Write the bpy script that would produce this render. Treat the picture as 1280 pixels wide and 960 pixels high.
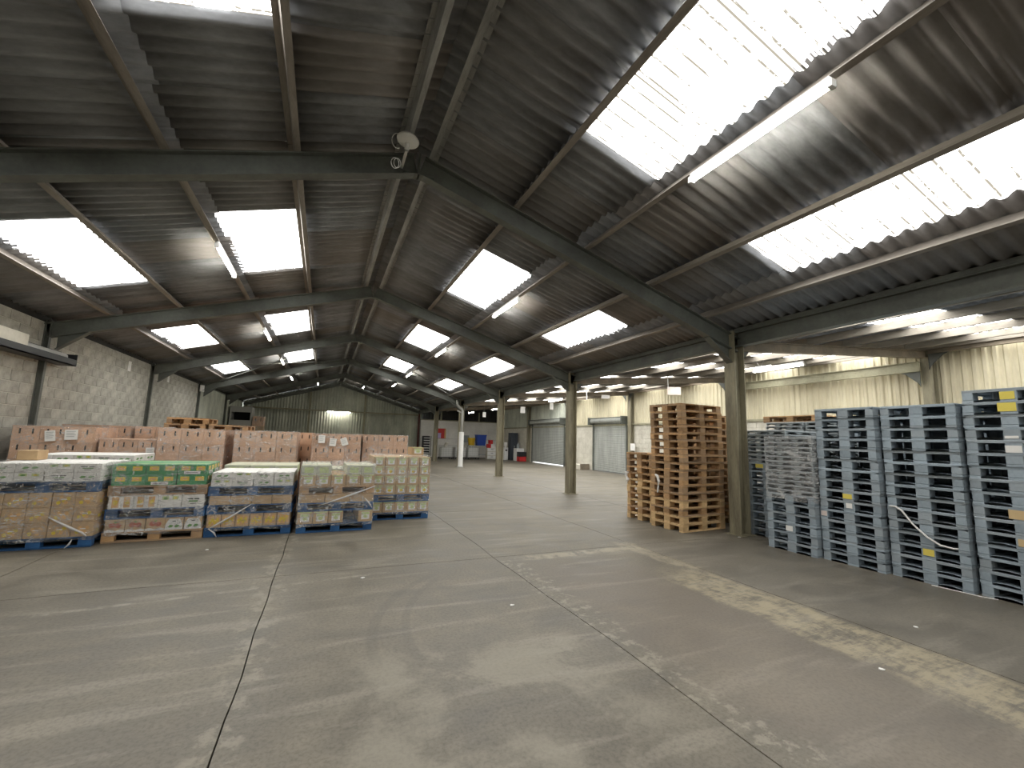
import bpy, bmesh, math, random
from mathutils import Vector, Matrix, noise
random.seed(7)
sc = bpy.context.scene
for _o in list(bpy.data.objects):
    bpy.data.objects.remove(_o)
COL = sc.collection

# ------------------------------------------------------------------ camera
CAM_H = 1.64
YAW, PITCH, ROLL, FPX = math.radians(23.475), math.radians(7.421), math.radians(1.682), 534.9
_F = Vector((math.sin(YAW), math.cos(YAW), 0)); _R = Vector((math.cos(YAW), -math.sin(YAW), 0)); _U = Vector((0, 0, 1))
F2 = _F * math.cos(PITCH) + _U * math.sin(PITCH); U2 = -_F * math.sin(PITCH) + _U * math.cos(PITCH)
R3 = _R * math.cos(ROLL) + U2 * math.sin(ROLL); U3 = -_R * math.sin(ROLL) + U2 * math.cos(ROLL)
cam_d = bpy.data.cameras.new('camera'); cam = bpy.data.objects.new('camera', cam_d); COL.objects.link(cam)
cam_d.sensor_width = 36; cam_d.lens = FPX / 1280 * 36; cam_d.clip_start = .05; cam_d.clip_end = 300
M = Matrix((R3, U3, -F2)).transposed().to_4x4(); M.translation = (0, 0, CAM_H)
cam.matrix_world = M
sc.camera = cam
# ------------------------------------------------------------------ world, exposure, daylight level
SKY = 6.0           # radiance of the daylight coming through the roof lights
TUBE = 40.0          # radiance of the fluorescent tubes
wd = bpy.data.worlds.new('overcast_sky'); sc.world = wd; wd.use_nodes = True
wd.node_tree.nodes['Background'].inputs[0].default_value = (.92, .96, 1, 1)
wd.node_tree.nodes['Background'].inputs[1].default_value = 4.0
sc.view_settings.view_transform = 'Standard'; sc.view_settings.look = 'None'
sc.view_settings.exposure = 0.68; sc.view_settings.gamma = 1.0; sc.view_settings.use_curve_mapping = False
sc.cycles.use_denoising = True
sc.cycles.max_bounces = 8; sc.cycles.diffuse_bounces = 5; sc.cycles.transparent_max_bounces = 24
sc.cycles.caustics_reflective = False; sc.cycles.caustics_refractive = False
sc.cycles.sample_clamp_indirect = 8

# ------------------------------------------------------------------ node helpers
class NT:
    def __init__(s, name):
        s.m = bpy.data.materials.new(name); s.m.use_nodes = True
        s.t = s.m.node_tree; s.t.nodes.clear(); s.out = s.t.nodes.new('ShaderNodeOutputMaterial')
    def n(s, t, **kw):
        o = s.t.nodes.new(t)
        for k, v in kw.items():
            if k.startswith('i_'):
                o.inputs[k[2:].replace('_', ' ')].default_value = v
            else: setattr(o, k, v)
        return o
    def l(s, a, b): s.t.links.new(a, b)
    def coord(s, kind='Object', scale=(1, 1, 1), loc=(0, 0, 0), rot=(0, 0, 0)):
        c = s.n('ShaderNodeTexCoord').outputs[kind] if kind != 'World' else s.n('ShaderNodeNewGeometry').outputs['Position']
        mp = s.n('ShaderNodeMapping'); mp.inputs['Scale'].default_value = scale; mp.inputs['Location'].default_value = loc
        mp.inputs['Rotation'].default_value = rot
        s.l(c, mp.inputs['Vector']); return mp.outputs[0]
    def noise(s, vec, sc_=5, det=4, rough=.55, dist=0):
        o = s.n('ShaderNodeTexNoise'); o.inputs['Scale'].default_value = sc_; o.inputs['Detail'].default_value = det
        o.inputs['Roughness'].default_value = rough; o.inputs['Distortion'].default_value = dist
        s.l(vec, o.inputs['Vector']); return o.outputs['Fac']
    def ramp(s, fac, stops):
        r = s.n('ShaderNodeValToRGB'); e = r.color_ramp.elements
        while len(e) < len(stops): e.new(.5)
        for q, (p, c) in zip(e, stops):
            q.position = p; q.color = c if len(c) == 4 else (*c, 1)
        s.l(fac, r.inputs[0]); return r.outputs[0]
    def mix(s, fac, a, b, mode='MIX'):
        m = s.n('ShaderNodeMix', data_type='RGBA', blend_type=mode)
        for v, i in ((fac, 0), (a, 6), (b, 7)):
            if isinstance(v, (int, float)): m.inputs[i].default_value = v
            elif isinstance(v, tuple): m.inputs[i].default_value = (*v, 1) if len(v) == 3 else v
            else: s.l(v, m.inputs[i])
        return m.outputs[2]
    def math(s, op, a, b=None, clamp=False):
        m = s.n('ShaderNodeMath', operation=op, use_clamp=clamp)
        for i, v in enumerate((a, b)):
            if v is None: continue
            if isinstance(v, (int, float)): m.inputs[i].default_value = v
            else: s.l(v, m.inputs[i])
        return m.outputs[0]
    def smooth(s, val, a, b):   # 0 below a, 1 above b
        m = s.n('ShaderNodeMapRange', interpolation_type='SMOOTHSTEP'); m.inputs[1].default_value = a; m.inputs[2].default_value = b
        s.l(val, m.inputs[0]); return m.outputs[0]
    def bsdf(s, col, rough=.7, metal=0, bump=None, bs=.3, bd=.01, spec=.4):
        p = s.n('ShaderNodeBsdfPrincipled')
        if isinstance(col, tuple): p.inputs['Base Color'].default_value = (*col, 1)
        else: s.l(col, p.inputs['Base Color'])
        if isinstance(rough, (int, float)): p.inputs['Roughness'].default_value = rough
        else: s.l(rough, p.inputs['Roughness'])
        p.inputs['Metallic'].default_value = metal; p.inputs['Specular IOR Level'].default_value = spec
        if bump is not None:
            b = s.n('ShaderNodeBump'); b.inputs['Strength'].default_value = bs; b.inputs['Distance'].default_value = bd
            s.l(bump, b.inputs['Height']); s.l(b.outputs[0], p.inputs['Normal'])
        return p
    def done(s, sh): s.l(sh.outputs[0], s.out.inputs[0]); return s.m

MAT = {}
def grime(name, base, dark, scale=3, rough=.7, metal=0, rand=0.0, stretch=(1, 1, 1), bump=.15, lo=.35, hi=.7, spec=.35, huerand=None):
    t = NT(name); v = t.coord('Object', stretch)
    f = t.noise(v, scale, 6, .6); f2 = t.noise(v, scale * 9, 3, .6)
    c = t.ramp(t.math('ADD', t.math('MULTIPLY', f, .75), t.math('MULTIPLY', f2, .25)), [(lo, dark), (hi, base)])
    if rand:
        oi = t.n('ShaderNodeObjectInfo').outputs['Random']
        g = t.ramp(oi, [(0, (1 - rand,) * 3), (1, (1 + rand,) * 3)])
        c = t.mix(1.0, c, g, 'MULTIPLY')
    if huerand:
        oi = t.n('ShaderNodeObjectInfo').outputs['Random']
        k = t.math('FRACT', t.math('MULTIPLY', oi, 7.31)); 
        c = t.mix(t.math('MULTIPLY', t.smooth(k, .35, .95), .5), c, huerand)
    MAT[name] = t.done(t.bsdf(c, rough, metal, f2, bump, .004, spec)); return MAT[name]
def plain(name, col, rough=.6, metal=0, spec=.4):
    t = NT(name); v = t.coord('Object'); f = t.noise(v, 14, 3)
    c = t.mix(t.math('MULTIPLY', f, .3), col, tuple(x * .7 for x in col))
    MAT[name] = t.done(t.bsdf(c, rough, metal, spec=spec)); return MAT[name]

# ------------------------------------------------------------------ mesh helper
class MB:
    def __init__(s): s.v = []; s.f = []; s.m = []
    def quadbox(s, c8, mi=0):
        b = len(s.v); s.v += [tuple(p) for p in c8]
        for q in ((0, 3, 2, 1), (4, 5, 6, 7), (0, 1, 5, 4), (1, 2, 6, 5), (2, 3, 7, 6), (3, 0, 4, 7)):
            s.f.append(tuple(b + i for i in q)); s.m.append(mi)
        return s
    def box(s, x0, x1, y0, y1, z0, z1, mi=0):
        return s.quadbox([(x0, y0, z0), (x1, y0, z0), (x1, y1, z0), (x0, y1, z0), (x0, y0, z1), (x1, y0, z1), (x1, y1, z1), (x0, y1, z1)], mi)
    def obox(s, p, q, side, up, mi=0):
        # a bar from p to q; side and up are full-size vectors of its cross-section, centred
        p, q, a, b = Vector(p), Vector(q), Vector(side) * .5, Vector(up) * .5
        return s.quadbox([p - a - b, q - a - b, q + a - b, p + a - b, p - a + b, q - a + b, q + a + b, p + a + b], mi)
    def cbox(s, x0, x1, y0, y1, z0, z1, c=.006, mi=0):
        # chamfered box
        bm = bmesh.new(); bmesh.ops.create_cube(bm, size=1)
        for v in bm.verts:
            v.co = Vector((x0 + (v.co.x + .5) * (x1 - x0), y0 + (v.co.y + .5) * (y1 - y0), z0 + (v.co.z + .5) * (z1 - z0)))
        bmesh.ops.bevel(bm, geom=bm.edges[:], offset=c, segments=1, affect='EDGES')
        b = len(s.v); bm.verts.index_update(); s.v += [tuple(v.co) for v in bm.verts]
        for f in bm.faces: s.f.append(tuple(b + v.index for v in f.verts)); s.m.append(mi)
        bm.free(); return s
    def poly(s, pts, n, th=.002, mi=0):
        # flat print: outline pts extruded by th along n
        n = Vector(n) * th; b = len(s.v); k = len(pts)
        s.v += [tuple(Vector(p)) for p in pts] + [tuple(Vector(p) + n) for p in pts]
        s.f.append(tuple(range(b + k, b + 2 * k))); s.m.append(mi)
        for i in range(k):
            j = (i + 1) % k; s.f.append((b + i, b + j, b + k + j, b + k + i)); s.m.append(mi)
        return s
    def tube(s, pts, r, seg=8, mi=0, cap=True):
        pts = [Vector(p) for p in pts]; rings = []
        for i, p in enumerate(pts):
            d = (pts[min(i + 1, len(pts) - 1)] - pts[max(i - 1, 0)]).normalized()
            a = d.cross(Vector((0, 0, 1)));
            if a.length < .05: a = d.cross(Vector((1, 0, 0)))
            a.normalize(); c = d.cross(a); rr = r[i] if isinstance(r, (list, tuple)) else r
            b = len(s.v); rings.append(b)
            for k in range(seg):
                t = 2 * math.pi * k / seg; s.v.append(tuple(p + (a * math.cos(t) + c * math.sin(t)) * rr))
        for u, w in zip(rings, rings[1:]):
            for k in range(seg):
                s.f.append((u + k, u + (k + 1) % seg, w + (k + 1) % seg, w + k)); s.m.append(mi)
        if cap:
            s.f.append(tuple(rings[0] + k for k in reversed(range(seg)))); s.m.append(mi)
            s.f.append(tuple(rings[-1] + k for k in range(seg))); s.m.append(mi)
        return s
    def mesh(s, name, mats, smooth=False):
        me = bpy.data.meshes.new(name); me.from_pydata(s.v, [], s.f)
        for m in (mats if isinstance(mats, (list, tuple)) else [mats]): me.materials.append(MAT[m])
        me.polygons.foreach_set('material_index', s.m)
        if smooth: me.polygons.foreach_set('use_smooth', [True] * len(s.f))
        bm = bmesh.new(); bm.from_mesh(me); bmesh.ops.recalc_face_normals(bm, faces=bm.faces[:]); bm.to_mesh(me); bm.free()
        me.update(); return me
    def build(s, name, mats, parent=None, loc=(0, 0, 0), rz=0, smooth=False):
        return put(name, s.mesh(name, mats, smooth), parent, loc, rz)
def put(name, me, parent=None, loc=(0, 0, 0), rz=0):
    o = bpy.data.objects.new(name, me); COL.objects.link(o); o.location = loc
    if rz: o.rotation_euler[2] = rz
    if parent: o.parent = parent
    return o
def tag(o, label, cat, group=None, kind=None):
    o['label'] = label; o['category'] = cat
    if group: o['group'] = group
    if kind: o['kind'] = kind
    return o
def empty(name, loc=(0, 0, 0), rz=0):
    o = put(name, None, None, loc, rz); o.empty_display_size = .2; return o
ORD = ['lowest', 'second', 'third', 'fourth', 'fifth', 'sixth', 'seventh', 'eighth', 'ninth', 'tenth', 'eleventh', 'twelfth', 'thirteenth', 'fourteenth', 'fifteenth', 'sixteenth', 'seventeenth']
def height_word(i, n):
    return 'lowest' if i == 0 else 'topmost' if i == n - 1 else ORD[i] + ' from bottom'

# ------------------------------------------------------------------ materials
grime('roof_sheet', (0.311, 0.321, 0.337), (0.161, 0.164, 0.172), 1.2, .9, rand=.10, stretch=(1, 3, 1), huerand=(.22, .185, .155))
grime('steel', (0.155, 0.169, 0.148), (0.083, 0.086, 0.078), 2, .55, stretch=(1, 1, 1))
grime('column_paint', (0.351, 0.325, 0.221), (0.143, 0.125, 0.088), 2.2, .55, stretch=(3, 3, .5))
grime('purlin', (0.319, 0.290, 0.254), (0.174, 0.152, 0.131), 2, .7, stretch=(3, .6, 3))
grime('ridge_purlin', (0.390, 0.390, 0.375), (0.210, 0.210, 0.203), 3, .7, stretch=(3, .6, 3))
grime('aisle_purlin', (.33, .30, .25), (.20, .18, .15), 2, .7, stretch=(3, .6, 3))
grime('aisle_beam', (0.300, 0.247, 0.180), (0.150, 0.128, 0.098), 2, .7)
grime('girt', (0.378, 0.365, 0.257), (0.216, 0.203, 0.135), 2, .6)
grime('mortar', (0.567, 0.541, 0.464), (0.438, 0.412, 0.361), 6, .95)
grime('block', (0.474, 0.460, 0.405), (0.279, 0.272, 0.237), 5, .95, rand=.13, bump=.5)
grime('pale_block', (0.688, 0.663, 0.575), (0.450, 0.425, 0.362), 1.6, .95, bump=.4)
grime('cream_sheet', (0.674, 0.620, 0.451), (0.469, 0.424, 0.298), 1.2, .6, rand=.05, stretch=(1, 2, .4), lo=.25, hi=.6)
grime('grey_sheet', (0.604, 0.632, 0.532), (0.316, 0.331, 0.287), 1.5, .6, rand=.08, stretch=(1, 1, .4))
grime('shutter', (0.405, 0.419, 0.392), (0.257, 0.270, 0.250), 2, .45, stretch=(1, 2, .3))
grime('white_wall', (0.860, 0.852, 0.816), (0.660, 0.648, 0.624), 1.0, .7)
grime('wood', (0.600, 0.375, 0.180), (0.300, 0.180, 0.093), 5, .85, rand=.35, stretch=(.6, 3, 3), huerand=(.27, .215, .165))
grime('wood_new', (.70, .50, .27), (.48, .32, .16), 5, .85, rand=.2, stretch=(.6, 3, 3))
grime('blue_wood', (0.034, 0.127, 0.311), (0.014, 0.053, 0.136), 5, .6, rand=.3, stretch=(.8, 3, 3))
grime('grey_plastic', (0.366, 0.435, 0.486), (0.255, 0.307, 0.350), 2.5, .55, rand=.16, huerand=(.31, .335, .35))
grime('pale_plastic', (0.413, 0.450, 0.463), (0.300, 0.331, 0.344), 3, .45, rand=.1)
grime('kraft', (0.682, 0.439, 0.292), (0.535, 0.333, 0.220), 3, .8, rand=.14)
grime('carton_brown', (0.582, 0.408, 0.233), (0.451, 0.306, 0.168), 3, .8, rand=.10)
grime('carton_white', (0.858, 0.847, 0.814), (0.726, 0.715, 0.682), 3, .65, rand=.05)
grime('carton_green', (0.049, 0.308, 0.105), (0.035, 0.210, 0.070), 3, .5, rand=.12)
grime('cream_card', (.62, .64, .50), (.50, .52, .40), 4, .7, rand=.08)
plain('print_orange', (0.750, 0.450, 0.180)); plain('print_yellow', (.80, .60, .06)); plain('print_green', (.13, .32, .08))
plain('print_dark', (.08, .09, .08)); plain('print_white', (.82, .82, .80)); plain('print_red', (.45, .10, .05)); plain('print_lime', (.58, .68, .33))
plain('black', (.012, .012, .013), .7); plain('black_plastic', (.02, .021, .024), .45); plain('white_plastic', (.75, .75, .73), .4)
plain('paper', (.82, .81, .78), .8); plain('pink_paper', (.70, .60, .55), .8); plain('yellow_sticker', (.75, .62, .12), .6); plain('tan_tape', (.62, .46, .25), .5)
plain('red_paint', (.55, .03, .03), .5); plain('blue_panel', (.02, .07, .38), .5); plain('yellow_panel', (.65, .42, .02), .5); plain('violet_print', (.62, .50, .80), .6)
plain('locker_grey', (.05, .06, .075), .45); plain('pipe_grey', (.42, .42, .40), .5); plain('wire', (.45, .46, .45), .4, .6); plain('maroon_steel', (.10, .03, .025), .5)
grime('dark_sheet', (.045, .045, .042), (.025, .025, .024), 2, .8)
plain('sub_base', (0.090, 0.083, 0.072), .95); plain('outer_ground', (.35, .34, .32), .9); plain('sheet_top', (.6, .6, .58), .6)
# floor concrete
t = NT('concrete'); P = t.coord('World')
big = t.noise(P, .35, 5, .6); mid = t.noise(t.coord('World', (1, 1, 1), (3, 1, 0)), 1.6, 7, .65, .4)
stk = t.noise(t.coord('World', (.5, 3.2, 1), (0, 0, 0), (0, 0, .35)), 1.3, 6, .6, .3); fine = t.noise(P, 38, 4, .65)
c = t.ramp(t.math('ADD', t.math('MULTIPLY', big, .45), t.math('MULTIPLY', mid, .55)), [(.34, (.106, .098, .081)), (.48, (.158, .145, .120)), (.64, (.232, .213, .175))])
c = t.mix(t.math('MULTIPLY', t.smooth(stk, .52, .66), .45), c, (.30, .28, .24))
c = t.mix(t.math('MULTIPLY', t.smooth(t.noise(t.coord('World', (.6, 2.2, 1), (7, 3, 0), (0, 0, .3)), 1.1, 5), .54, .7), .45), c, (.105, .10, .09))
c = t.mix(t.smooth(fine, .40, .70), c, t.mix(1.0, c, (.72, .71, .70), 'MULTIPLY'))
sep = t.n('ShaderNodeSeparateXYZ'); t.l(t.n('ShaderNodeNewGeometry').outputs['Position'], sep.inputs[0]); X, Y = sep.outputs[0], sep.outputs[1]
wob = t.noise(P, 2.2, 5); wob2 = t.noise(t.coord('World', (2.0, 1.25, 1), (5, 0, 0), (0, 0, .25)), 2.4, 7, .72)
def band(v, lo, hi, soft, w=.3):
    vv = t.math('ADD', v, t.math('MULTIPLY', t.math('SUBTRACT', wob, .5), w * 2))
    return t.math('MULTIPLY', t.smooth(vv, lo - soft, lo + soft), t.math('SUBTRACT', 1, t.smooth(vv, hi - soft, hi + soft)))
# worn pale screed strip along the slab joint, and its short leg at the cross joint
strip = t.math('MULTIPLY', t.math('MULTIPLY', band(X, 4.0, 4.74, .05, .14), band(Y, .9, 4.4, .35, .3)), t.smooth(t.math('ADD', t.math('MULTIPLY', wob2, .6), t.math('MULTIPLY', t.noise(t.coord('World', (1, 4, 1), (0, 0, 0), (0, 0, -.5)), 6, 7, .75), .4)), .42, .56))
c = t.mix(t.math('MULTIPLY', strip, .62), c, (.40, .35, .245))
strip2 = t.math('MULTIPLY', t.math('MULTIPLY', band(X, 2.7, 4.75, .1, .2), band(Y, 5.55, 5.78, .05, .1)), t.smooth(wob2, .40, .56))
c = t.mix(t.math('MULTIPLY', strip2, .7), c, (.36, .325, .25))
strip3 = t.math('MULTIPLY', t.math('MULTIPLY', band(X, 4.5, 4.8, .04, .1), band(Y, 4.3, 6.0, .2, .2)), t.smooth(wob2, .42, .56))
c = t.mix(t.math('MULTIPLY', strip3, .6), c, (.35, .315, .24))
# scuffed pale edge along the middle joint, brownish traffic lane right of it
edge = t.math('MULTIPLY', t.math('MULTIPLY', band(X, 2.30, 2.62, .06, .25), band(Y, 1.4, 5.7, .2)), t.smooth(t.noise(P, 9, 6, .7), .50, .62))
c = t.mix(t.math('MULTIPLY', edge, .6), c, (.33, .31, .26))
lane = t.math('MULTIPLY', band(X, 2.6, 4.0, .25, .3), band(Y, -1, 5.2, .6))
c = t.mix(t.math('MULTIPLY', lane, .35), c, (.175, .145, .122))
lane2 = t.math('MULTIPLY', band(X, 4.85, 7.0, .15, .2), band(Y, -3, 5.6, .4))
c = t.mix(t.math('MULTIPLY', lane2, .35), c, (.12, .113, .105))
# tyre marks: arcs of two circles
def ring(cx, cy, r, w):
    dx = t.math('SUBTRACT', X, cx); dy = t.math('SUBTRACT', Y, cy)
    d = t.math('SQRT', t.math('ADD', t.math('MULTIPLY', dx, dx), t.math('MULTIPLY', dy, dy)))
    return t.math('SUBTRACT', 1, t.smooth(t.math('ABSOLUTE', t.math('SUBTRACT', d, r)), w * .5, w))
arc = t.math('MULTIPLY', t.math('MAXIMUM', ring(2.6, 3.6, 2.12, .06), ring(2.85, 3.7, 2.08, .05)), t.math('MULTIPLY', band(X, .2, 1.35, .1, .1), band(Y, 3.4, 5.5, .15, .1)))
c = t.mix(t.math('MULTIPLY', arc, .22), c, (.075, .07, .066))
# pale wiped patch in front
crk = t.math('MULTIPLY', band(X, -.52, -.26, .04, .2), t.smooth(t.noise(P, 6, 6, .7), .48, .6))
c = t.mix(t.math('MULTIPLY', crk, .5), c, (.31, .29, .24))
pat = t.math('MULTIPLY', t.math('MULTIPLY', band(X, .3, 2.0, .3, .7), band(Y, 2.0, 3.5, .25, .6)), t.smooth(mid, .42, .6))
c = t.mix(t.math('MULTIPLY', pat, .45), c, (.30, .285, .245))
ln = t.math('MULTIPLY', t.math('MULTIPLY', band(X, -2.6, .9, .1, .1), band(t.math('SUBTRACT', Y, t.math('MULTIPLY', X, .10)), 5.46, 5.52, .015, .02)), t.smooth(wob2, .45, .6))
c = t.mix(t.math('MULTIPLY', ln, .6), c, (.32, .30, .26))
c = t.mix(1.0, c, (1.0, .975, .92), 'MULTIPLY')
MAT['concrete'] = t.done(t.bsdf(c, t.ramp(mid, [(.3, (.42,) * 3), (.7, (.62,) * 3)]), 0, t.math('ADD', t.math('MULTIPLY', mid, .6), t.math('MULTIPLY', fine, .4)), .25, .01, .45))
# roof-light sheets: daylight glowing through weathered translucent glass fibre
t = NT('rooflight'); v = t.coord('World'); p = t.noise(v, 3.0, 6, .7); s1 = t.noise(t.coord('World', (1.2, 9, 1)), 2.0, 5, .7)
sp_ = t.n('ShaderNodeSeparateXYZ'); t.l(t.n('ShaderNodeNewGeometry').outputs['Position'], sp_.inputs[0])
yy = t.math('SUBTRACT', sp_.outputs[1], 4.07 - 3 * .914)
def lines(pitch, off, half): return t.math('SUBTRACT', 1, t.smooth(t.math('ABSOLUTE', t.math('SUBTRACT', t.math('FRACT', t.math('ADD', t.math('DIVIDE', yy, pitch), off)), .5)), half * .4, half))
brk = t.noise(t.coord('World', (1.0, .8, 1), (2, 0, 0)), 2.2, 5, .7)
grit = t.noise(t.coord('World', (4, 9, 4)), 3.5, 5, .75)
d1 = t.math('MULTIPLY', lines(.914 / 5, 0.0, .11), t.smooth(t.math('ADD', t.math('MULTIPLY', brk, .5), t.math('MULTIPLY', grit, .5)), .43, .51))
d2 = t.math('MULTIPLY', lines(.914, .5, .022), t.smooth(brk, .36, .46))
d3 = t.math('MULTIPLY', t.smooth(p, .62, .66), t.smooth(grit, .52, .58))
dirt = t.math('MAXIMUM', t.math('MAXIMUM', d1, d2), d3)
e = t.n('ShaderNodeEmission'); t.l(t.mix(dirt, (1.0, .99, .96), (.06, .055, .045)), e.inputs[0]); e.inputs[1].default_value = SKY
MAT['rooflight'] = t.done(e)
t = NT('tube_glow'); e = t.n('ShaderNodeEmission'); e.inputs[0].default_value = (1, .95, .82, 1); e.inputs[1].default_value = TUBE; MAT['tube_glow'] = t.done(e)
# stretch film
t = NT('stretch_film'); v = t.coord('World', (1, 1, 4.5)); w1 = t.noise(v, 4.5, 6, .65, 1.2); w2 = t.noise(t.coord('World', (3, 3, 1), (4, 2, 1), (.5, .6, .3)), 7, 4, .6, 1.2)
k = t.math('MAXIMUM', t.smooth(w1, .53, .68), t.smooth(w2, .57, .70))
tr = t.n('ShaderNodeBsdfTransparent'); tr.inputs[0].default_value = (.97, .97, .97, 1)
bp = t.n('ShaderNodeBump'); bp.inputs['Strength'].default_value = 1.0; bp.inputs['Distance'].default_value = .06; t.l(t.math('ADD', w1, w2), bp.inputs['Height'])
gl = t.n('ShaderNodeBsdfGlossy'); gl.inputs['Roughness'].default_value = .16; gl.inputs['Color'].default_value = (.95, .95, .95, 1); t.l(bp.outputs[0], gl.inputs['Normal'])
m1 = t.n('ShaderNodeMixShader'); t.l(t.math('ADD', .10, t.math('MULTIPLY', k, .38)), m1.inputs[0]); t.l(tr.outputs[0], m1.inputs[1]); t.l(gl.outputs[0], m1.inputs[2])
df = t.n('ShaderNodeBsdfDiffuse'); df.inputs[0].default_value = (.9, .9, .88, 1)
mx = t.n('ShaderNodeMixShader'); w3 = t.noise(t.coord('World', (1.2, 1.2, 2.6), (1, 5, 2), (.25, .3, 0)), 2.6, 4, .55, 1.5)
rg = lambda f_, w_: t.math('SUBTRACT', 1, t.smooth(t.math('ABSOLUTE', t.math('SUBTRACT', f_, .5)), w_ * .25, w_))
glint = t.math('MULTIPLY', t.math('MAXIMUM', rg(w3, .022), rg(w1, .016)), t.smooth(t.noise(t.coord('World', (1, 1, 1), (9, 9, 9)), 3.2, 3), .42, .58))  # white painted into the film colour for glints along the wrinkles
t.l(t.math('ADD', t.math('MULTIPLY', k, .16), t.math('MULTIPLY', glint, .48), True), mx.inputs[0]); t.l(m1.outputs[0], mx.inputs[1]); t.l(df.outputs[0], mx.inputs[2])
MAT['stretch_film'] = t.done(mx)
t = NT('film_strand'); tr = t.n('ShaderNodeBsdfTransparent'); pr = t.bsdf((.85, .85, .85), .25); mx = t.n('ShaderNodeMixShader'); mx.inputs[0].default_value = .6
t.l(tr.outputs[0], mx.inputs[1]); t.l(pr.outputs[0], mx.inputs[2]); MAT['film_strand'] = t.done(mx)

# ------------------------------------------------------------------ layout constants
XL, XR, XA, XW = -5.5, 7.32, .97, 14.8       # left wall face, column row, ridge, right wall
Y0, BAY = 5.88, 6.08
FR = [Y0 + BAY * k for k in range(-2, 6)]     # -6.28 .. 36.28
YB, YE = FR[0] - .25, FR[-1]
ZB, SL = 5.40, .30                            # rafter underside at the ridge, roof slope
def zr(x, z0): return z0 - SL * abs(x - XA)
def za(x): return 3.55 + .085 * (x - 7.85)    # aisle rafter underside

# ------------------------------------------------------------------ floor
fl = MB().box(XL - .3, XW + .3, YB - .3, YE + .3, -.25, -.02).build('floor', 'sub_base')
tag(fl, 'worn grey concrete warehouse floor with open slab joints', 'floor', kind='structure')
jx = [XL - .2, -3.1, -.38, 2.33, 4.78, 7.35, 11.0, XW + .1]
jy = [YB, -.1, 5.82, 9.6, 13.6, 18.1, 24.1, 30.2, YE + .1]
def jit(u, fixed, seed): return .030 * noise.noise((u * .8, fixed * 2.7, seed + 9)) + .012 * noise.noise((u * 1.3, fixed * 1.7, seed)) + .005 * noise.noise((u * 9, fixed, seed + 5))
for i in range(len(jx) - 1):
    for j in range(len(jy) - 1):
        g = .005; nx = max(2, int((jx[i + 1] - jx[i]) / .16)); ny = max(2, int((jy[j + 1] - jy[j]) / .16)); b = MB(); H_ = .03
        def pt(p, q):
            u, w = p / nx, q / ny; x = jx[i] + (jx[i + 1] - jx[i]) * u; y = jy[j] + (jy[j + 1] - jy[j]) * w
            dx = jit(y, jx[i] if p == 0 else jx[i + 1], 1) + (g if p == 0 else -g) if p in (0, nx) else 0
            dy = jit(x, jy[j] if q == 0 else jy[j + 1], 2) + (g if q == 0 else -g) if q in (0, ny) else 0
            return x + dx, y + dy
        for q in range(ny + 1):
            for p in range(nx + 1): b.v.append((*pt(p, q), 0.0))
        for q in range(ny):
            for p in range(nx): k = q * (nx + 1) + p; b.f.append((k, k + 1, k + nx + 2, k + nx + 1)); b.m.append(0)
        rim = [p for p in range(nx + 1)] + [q * (nx + 1) + nx for q in range(1, ny + 1)] + [ny * (nx + 1) + p for p in range(nx - 1, -1, -1)] + [q * (nx + 1) for q in range(ny - 1, 0, -1)]
        base = len(b.v); b.v += [(b.v[k][0], b.v[k][1], -H_) for k in rim]; n_ = len(rim)
        for k in range(n_): b.f.append((rim[k], base + k, base + (k + 1) % n_, rim[(k + 1) % n_])); b.m.append(0)
        me = bpy.data.meshes.new('slab'); me.from_pydata(b.v, [], b.f); me.materials.append(MAT['concrete']); me.update(); put('slab', me, fl)
og = MB().box(XW + .3, XW + 12, -10, 40, -.3, -.02).build('yard_ground', 'outer_ground'); tag(og, 'pale concrete yard glimpsed under the roller shutters', 'ground', kind='structure')

# ------------------------------------------------------------------ corrugated sheets
def corr(y0, y1, pitch, amp, seg=6):
    n = int(round((y1 - y0) / pitch * seg)); return [(y0 + (y1 - y0) * i / n, amp * math.cos(2 * math.pi * (y0 + (y1 - y0) * i / n) / pitch)) for i in range(n + 1)]
def sheet_mesh(name, xa, za_, xb, zb_, w, pitch, amp, mats, th=.006):
    prof = corr(0, w, pitch, amp); b = MB(); k = len(prof)
    for (y, dz) in prof: b.v += [(xa, y, za_ + dz), (xb, y, zb_ + dz), (xa, y, za_ + dz + th), (xb, y, zb_ + dz + th)]
    for i in range(k - 1):
        p, q = 4 * i, 4 * i + 4
        b.f += [(p, q, q + 1, p + 1), (p + 2, p + 3, q + 3, q + 2), (p, p + 2, q + 2, q), (p + 1, q + 1, q + 3, p + 3)]
        b.m += [0, 1, 1, 1]
    b.f += [(0, 1, 3, 2), (4 * k - 4, 4 * k - 2, 4 * k - 1, 4 * k - 3)]; b.m += [1, 1]
    me = bpy.data.meshes.new(name); me.from_pydata(b.v, [], b.f)
    for m in mats: me.materials.append(MAT[m])
    me.polygons.foreach_set('material_index', b.m); me.polygons.foreach_set('use_smooth', [True] * len(b.f)); me.update(); return me
SW = .914; YS = 4.07 - 3 * SW                # sheet cover width; near edge of the first roof-light trio
ZS = 5.875
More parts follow.
